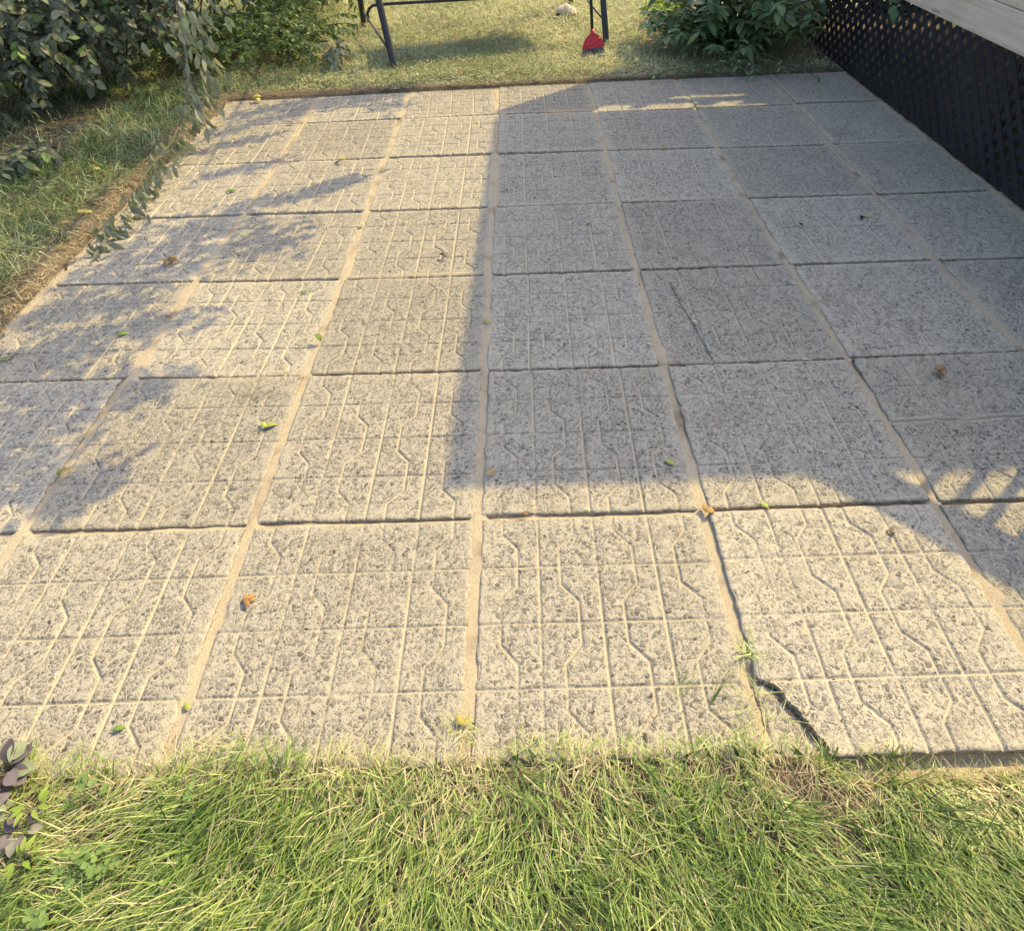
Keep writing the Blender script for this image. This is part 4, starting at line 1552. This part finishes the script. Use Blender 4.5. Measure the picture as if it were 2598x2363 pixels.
# ------------------------------------------------------------------ fallen leaves
random.seed(51)
FLC = {}


def leaf_mat(col):
    key = col
    if key not in FLC:
        base = {'yellow': ((0.38, 0.31, 0.06), (0.55, 0.46, 0.13)), 'green': ((0.11, 0.20, 0.03), (0.22, 0.32, 0.06)), 'lime': ((0.36, 0.42, 0.07), (0.50, 0.55, 0.14)),
                'orange': ((0.36, 0.20, 0.07), (0.50, 0.31, 0.12)), 'tan': ((0.38, 0.25, 0.12), (0.55, 0.40, 0.22)), 'brown': ((0.13, 0.07, 0.035), (0.24, 0.14, 0.07)),
                'cream': ((0.55, 0.50, 0.34), (0.68, 0.62, 0.44)), 'dark': ((0.02, 0.02, 0.018), (0.05, 0.05, 0.045))}[col]
        FLC[key] = mat_leaf(col + '_fallen_leaf', [(0.0, base[0]), (1.0, base[1])], 0.2, 0.6, 0.35)
    return FLC[key]


def fallen(x, y, size, col, label, ratio=0.5, curl=0.6, ang=None, n=1, fold=0.3, shape='oval', z=0.004, wave=0.3):
    p = g2(x, y)
    if p[0] < PX0 or p[1] > 1.82:
        z = z + 0.035
    size *= 0.85
    bag = LeafBag()
    for i in range(n):
        a = (random.uniform(0, 6.28) if ang is None else ang) + (0 if n == 1 else (i - (n - 1) / 2) * 2.6 / n + random.gauss(0, 0.2))
        d = np.array([math.cos(a), math.sin(a), 0.10 if n == 1 else random.uniform(0.0, 0.5)])
        l = size * (1 if n == 1 else random.uniform(0.7, 1.0))
        st = -d * l * 0.5 if n == 1 else -d * l * 0.1
        bag.add(np.array([st[0], st[1], 0.003 + 0.0 * i]), d, unit(np.array([0, 0, 1.0]) + rv(0.12)), l, l * ratio, curl, fold, random.random())
    o = bag.build('fallen_leaf', leaf_mat(col), None, shape, 6, wave)
    me = o.data
    zmin = min(v.co.z for v in me.vertices)
    for v in me.vertices:
        v.co.z -= zmin
    md = o.modifiers.new('thickness', 'SOLIDIFY')
    md.thickness = 0.0006
    o.location = (p[0], p[1], z)
    return tag(o, label, 'leaf', 'fallen leaves on and around the patio')


fallen(502, 200, 0.085, 'yellow', 'yellow crumpled leaf, leftmost on the back row of slabs', 0.55, 1.0, 0.2, 2)
fallen(546, 190, 0.06, 'yellow', 'thin yellow leaf at the back patio edge beside the leftmost yellow one', 0.4, 0.5, 0.1)
fallen(430, 247, 0.05, 'yellow', 'faint yellow leaf under the hanging branch at the back left', 0.5, 0.3, 0.4)
fallen(655, 163, 0.09, 'lime', 'pale green leaf on the soil rim left of the small lawn weed', 0.35, 0.3, 0.9)
fallen(782, 178, 0.07, 'cream', 'pale leaf at the back edge near the left swing foot', 0.5, 0.5, 0.3)
fallen(575, 245, 0.05, 'brown', 'tiny brown curled leaf on the back left joint', 0.5, 1.0, 0.2)
fallen(665, 320, 0.085, 'yellow', 'bright yellow leaf lying alone on the third row, left of centre', 0.36, 0.4, 0.1, 2)
fallen(456, 378, 0.06, 'green', 'green oval leaf on the dappled left slabs near the hanging branch', 0.5, 0.3, 0.3)
fallen(715, 443, 0.045, 'cream', 'small cream leaf on the sandy joint left of centre', 0.45, 0.8, 1.2)
fallen(332, 517, 0.07, 'orange', 'orange-brown ragged leaf in the dappled shade at left', 0.5, 0.9, 0.0, 3)
fallen(868, 508, 0.05, 'dark', 'dark curled leaf just left of the shadow edge', 0.3, 0.9, 0.0, 2)
fallen(600, 577, 0.075, 'green', 'long narrow dark green leaf on the third row from the front', 0.16, 0.3, 0.5, shape='lance')
fallen(335, 630, 0.032, 'brown', 'tiny brown and white curled leaf on the leftmost joint', 0.7, 1.2, 0.5)
fallen(243, 660, 0.045, 'green', 'small bright green leaf at left among tree shadows', 0.6, 0.4, 0.4)
fallen(629, 673, 0.042, 'green', 'half-curled green leaf standing in the sandy joint left of centre', 0.8, 1.5, -0.4, fold=0.6)
fallen(18, 706, 0.075, 'green', 'narrow green leaf at the left picture edge', 0.25, 0.2, 0.5, shape='lance')
fallen(955, 637, 0.036, 'lime', 'pale green forked leaf on the central joint at the shadow edge', 0.4, 0.4, 1.0, 2)
fallen(525, 846, 0.050, 'lime', 'lime yellow sprig of two leaves on the second row from the front', 0.42, 0.5, 1.4, 3)
fallen(122, 943, 0.062, 'yellow', 'yellow-green curled leaf in the left joint near tree shadow', 0.42, 0.9, 1.2, 2, 0.5)
fallen(966, 937, 0.036, 'tan', 'tan leaf on the central joint at the corner of the big shadow', 0.6, 0.9, 0.1, fold=0.5)
fallen(1318, 912, 0.038, 'lime', 'oval yellow-green leaf lying flat in the shade', 0.58, 0.1, 2.6, fold=0.08)
fallen(1388, 1011, 0.034, 'orange', 'vivid orange leaf where two joints cross', 0.75, 1.0, 0.6, 2, 0.4)
fallen(1035, 1016, 0.024, 'brown', 'rusty scrap of leaf in the wide joint by the front row', 0.6, 0.9, 0.2)
fallen(1500, 1000, 0.035, 'lime', 'green and yellow sprig lying in the front joint right of the orange leaf', 0.4, 0.6, 0.1, 4)
fallen(1336, 1010, 0.014, 'dark', 'tiny dark seed husk left of the orange leaf', 0.8, 1.2, 0.1)
fallen(1750, 1056, 0.026, 'brown', 'curled brown leaf on the right front slab below the shadow', 0.7, 1.3, 0.9, 2, 0.6)
fallen(1735, 1128, 0.026, 'cream', 'flat white leaf scrap on the broken front slab', 0.5, 0.2, -0.5, fold=0.05)
fallen(484, 1187, 0.036, 'orange', 'shrivelled orange-tan leaf on the front row slab left of centre', 0.45, 0.8, 0.4, 5)
fallen(605, 1243, 0.012, 'dark', 'tiny dark husk on the second groove of the left front slab', 0.6, 1.0, 0.1)
fallen(238, 1438, 0.026, 'green', 'small green leaf at the front grass edge on the left', 0.6, 0.7, 0.4)
fallen(906, 1431, 0.036, 'yellow', 'yellow leaf caught where the central joint meets the grass', 0.5, 0.9, 1.0, 2)
fallen(365, 1395, 0.020, 'lime', 'yellowed scrap of leaf in the left front joint', 0.6, 0.8, 0.5, 2)
fallen(1366, 636, 0.040, 'cream', 'slim pale leaf lodged in the hairline crack in the shade', 0.35, 0.6, 2.0)
fallen(1275, 681, 0.030, 'cream', 'pale leaf by the joint in the middle of the big shadow', 0.5, 0.4, 0.2, 2)
fallen(1588, 712, 0.048, 'cream', 'cream leaf lying along the joint in the right-hand shade', 0.32, 0.5, 0.0)
fallen(1838, 738, 0.055, 'tan', 'large crumpled tan leaf in the shade on the right', 0.55, 1.2, -0.5, 4, 0.6)
fallen(1702, 428, 0.075, 'lime', 'slender pale yellow leaf on the right slabs near the deck', 0.18, 0.2, -0.35, shape='lance')
fallen(1692, 431, 0.034, 'dark', 'black curled scrap just below the slender yellow leaf', 0.6, 1.1, -0.6, 2)
fallen(1575, 447, 0.034, 'dark', 'black curled scrap on the right joint left of the slender yellow leaf', 0.6, 1.1, 0.3, 2)
fallen(1405, 408, 0.04, 'dark', 'dark curled leaf with a pale stalk in the upper shade', 0.4, 1.0, 0.2)
fallen(1159, 443, 0.045, 'green', 'small green leaf standing on a groove in the upper shade', 0.45, 0.5, 1.5)
fallen(1300, 293, 0.07, 'yellow', 'ochre leaf on the second row joint in the shade', 0.4, 0.6, 0.0, 2)
fallen(1175, 278, 0.045, 'cream', 'cream curled leaf on a joint crossing near the back of the shade', 0.5, 0.8, 1.0)
fallen(995, 376, 0.055, 'brown', 'light brown leaf beside the central joint in the upper shade', 0.35, 0.5, 2.2)
fallen(1172, 213, 0.05, 'cream', 'pale green curled leaf near the back edge in the shade', 0.5, 0.9, 1.0)
fallen(176, 439, 0.09, 'yellow', 'yellow leaf on the grass left of the patio edge', 0.36, 0.3, 0.1, z=0.02)
fallen(140, 462, 0.06, 'tan', 'yellow-brown leaf on the grass below the yellow one', 0.5, 0.6, 0.8, z=0.02)
fallen(198, 352, 0.05, 'yellow', 'small round yellow leaf on the left grass under the shrub', 0.7, 0.3, 0.3, z=0.02)
fallen(805, 95, 0.11, 'yellow', 'yellow leaf on the lawn behind the left swing foot', 0.4, 0.6, 0.2, 3, z=0.02)
fallen(822, 163, 0.07, 'cream', 'cream leaf in the seat shadow right of the left swing foot', 0.5, 0.5, 1.9, z=0.02)

# crumbs of soil, husks and twigs scattered over the slabs
random.seed(61)
cb = MB()
for i in range(900):
    t = random.random()
    if t < 0.45:
        x_, y_ = random.uniform(-1.8, 2.3), JY[random.randrange(1, 7)].mean() + random.gauss(0, 0.03)
    elif t < 0.7:
        x_, y_ = random.uniform(-1.2, 1.6), -2.40 + abs(random.gauss(0, 0.05))
    elif t < 0.82:
        x_, y_ = 0.70 + random.gauss(0, 0.06), -2.33 + random.gauss(0, 0.05)
    else:
        x_, y_ = random.uniform(-1.8, 2.3), random.uniform(-2.4, 1.8)
    r_ = random.choice((0.0012, 0.0018, 0.0022, 0.0035))
    vs = [cb.bm.verts.new((x_ + random.uniform(-1, 1) * r_ * 1.6, y_ + random.uniform(-1, 1) * r_ * 1.6, 0.002 + random.uniform(0, 1) * r_)) for _ in range(4)]
    for tri in ((0, 1, 2), (0, 1, 3), (0, 2, 3), (1, 2, 3)):
        cb.bm.faces.new([vs[q_] for q_ in tri])
tag(cb.build('soil_crumbs', mat_simple('dark_soil_crumb', (0.10, 0.075, 0.05), 0.95)), 'tiny soil crumbs and husks scattered over the slabs', 'crumbs', kind='stuff')
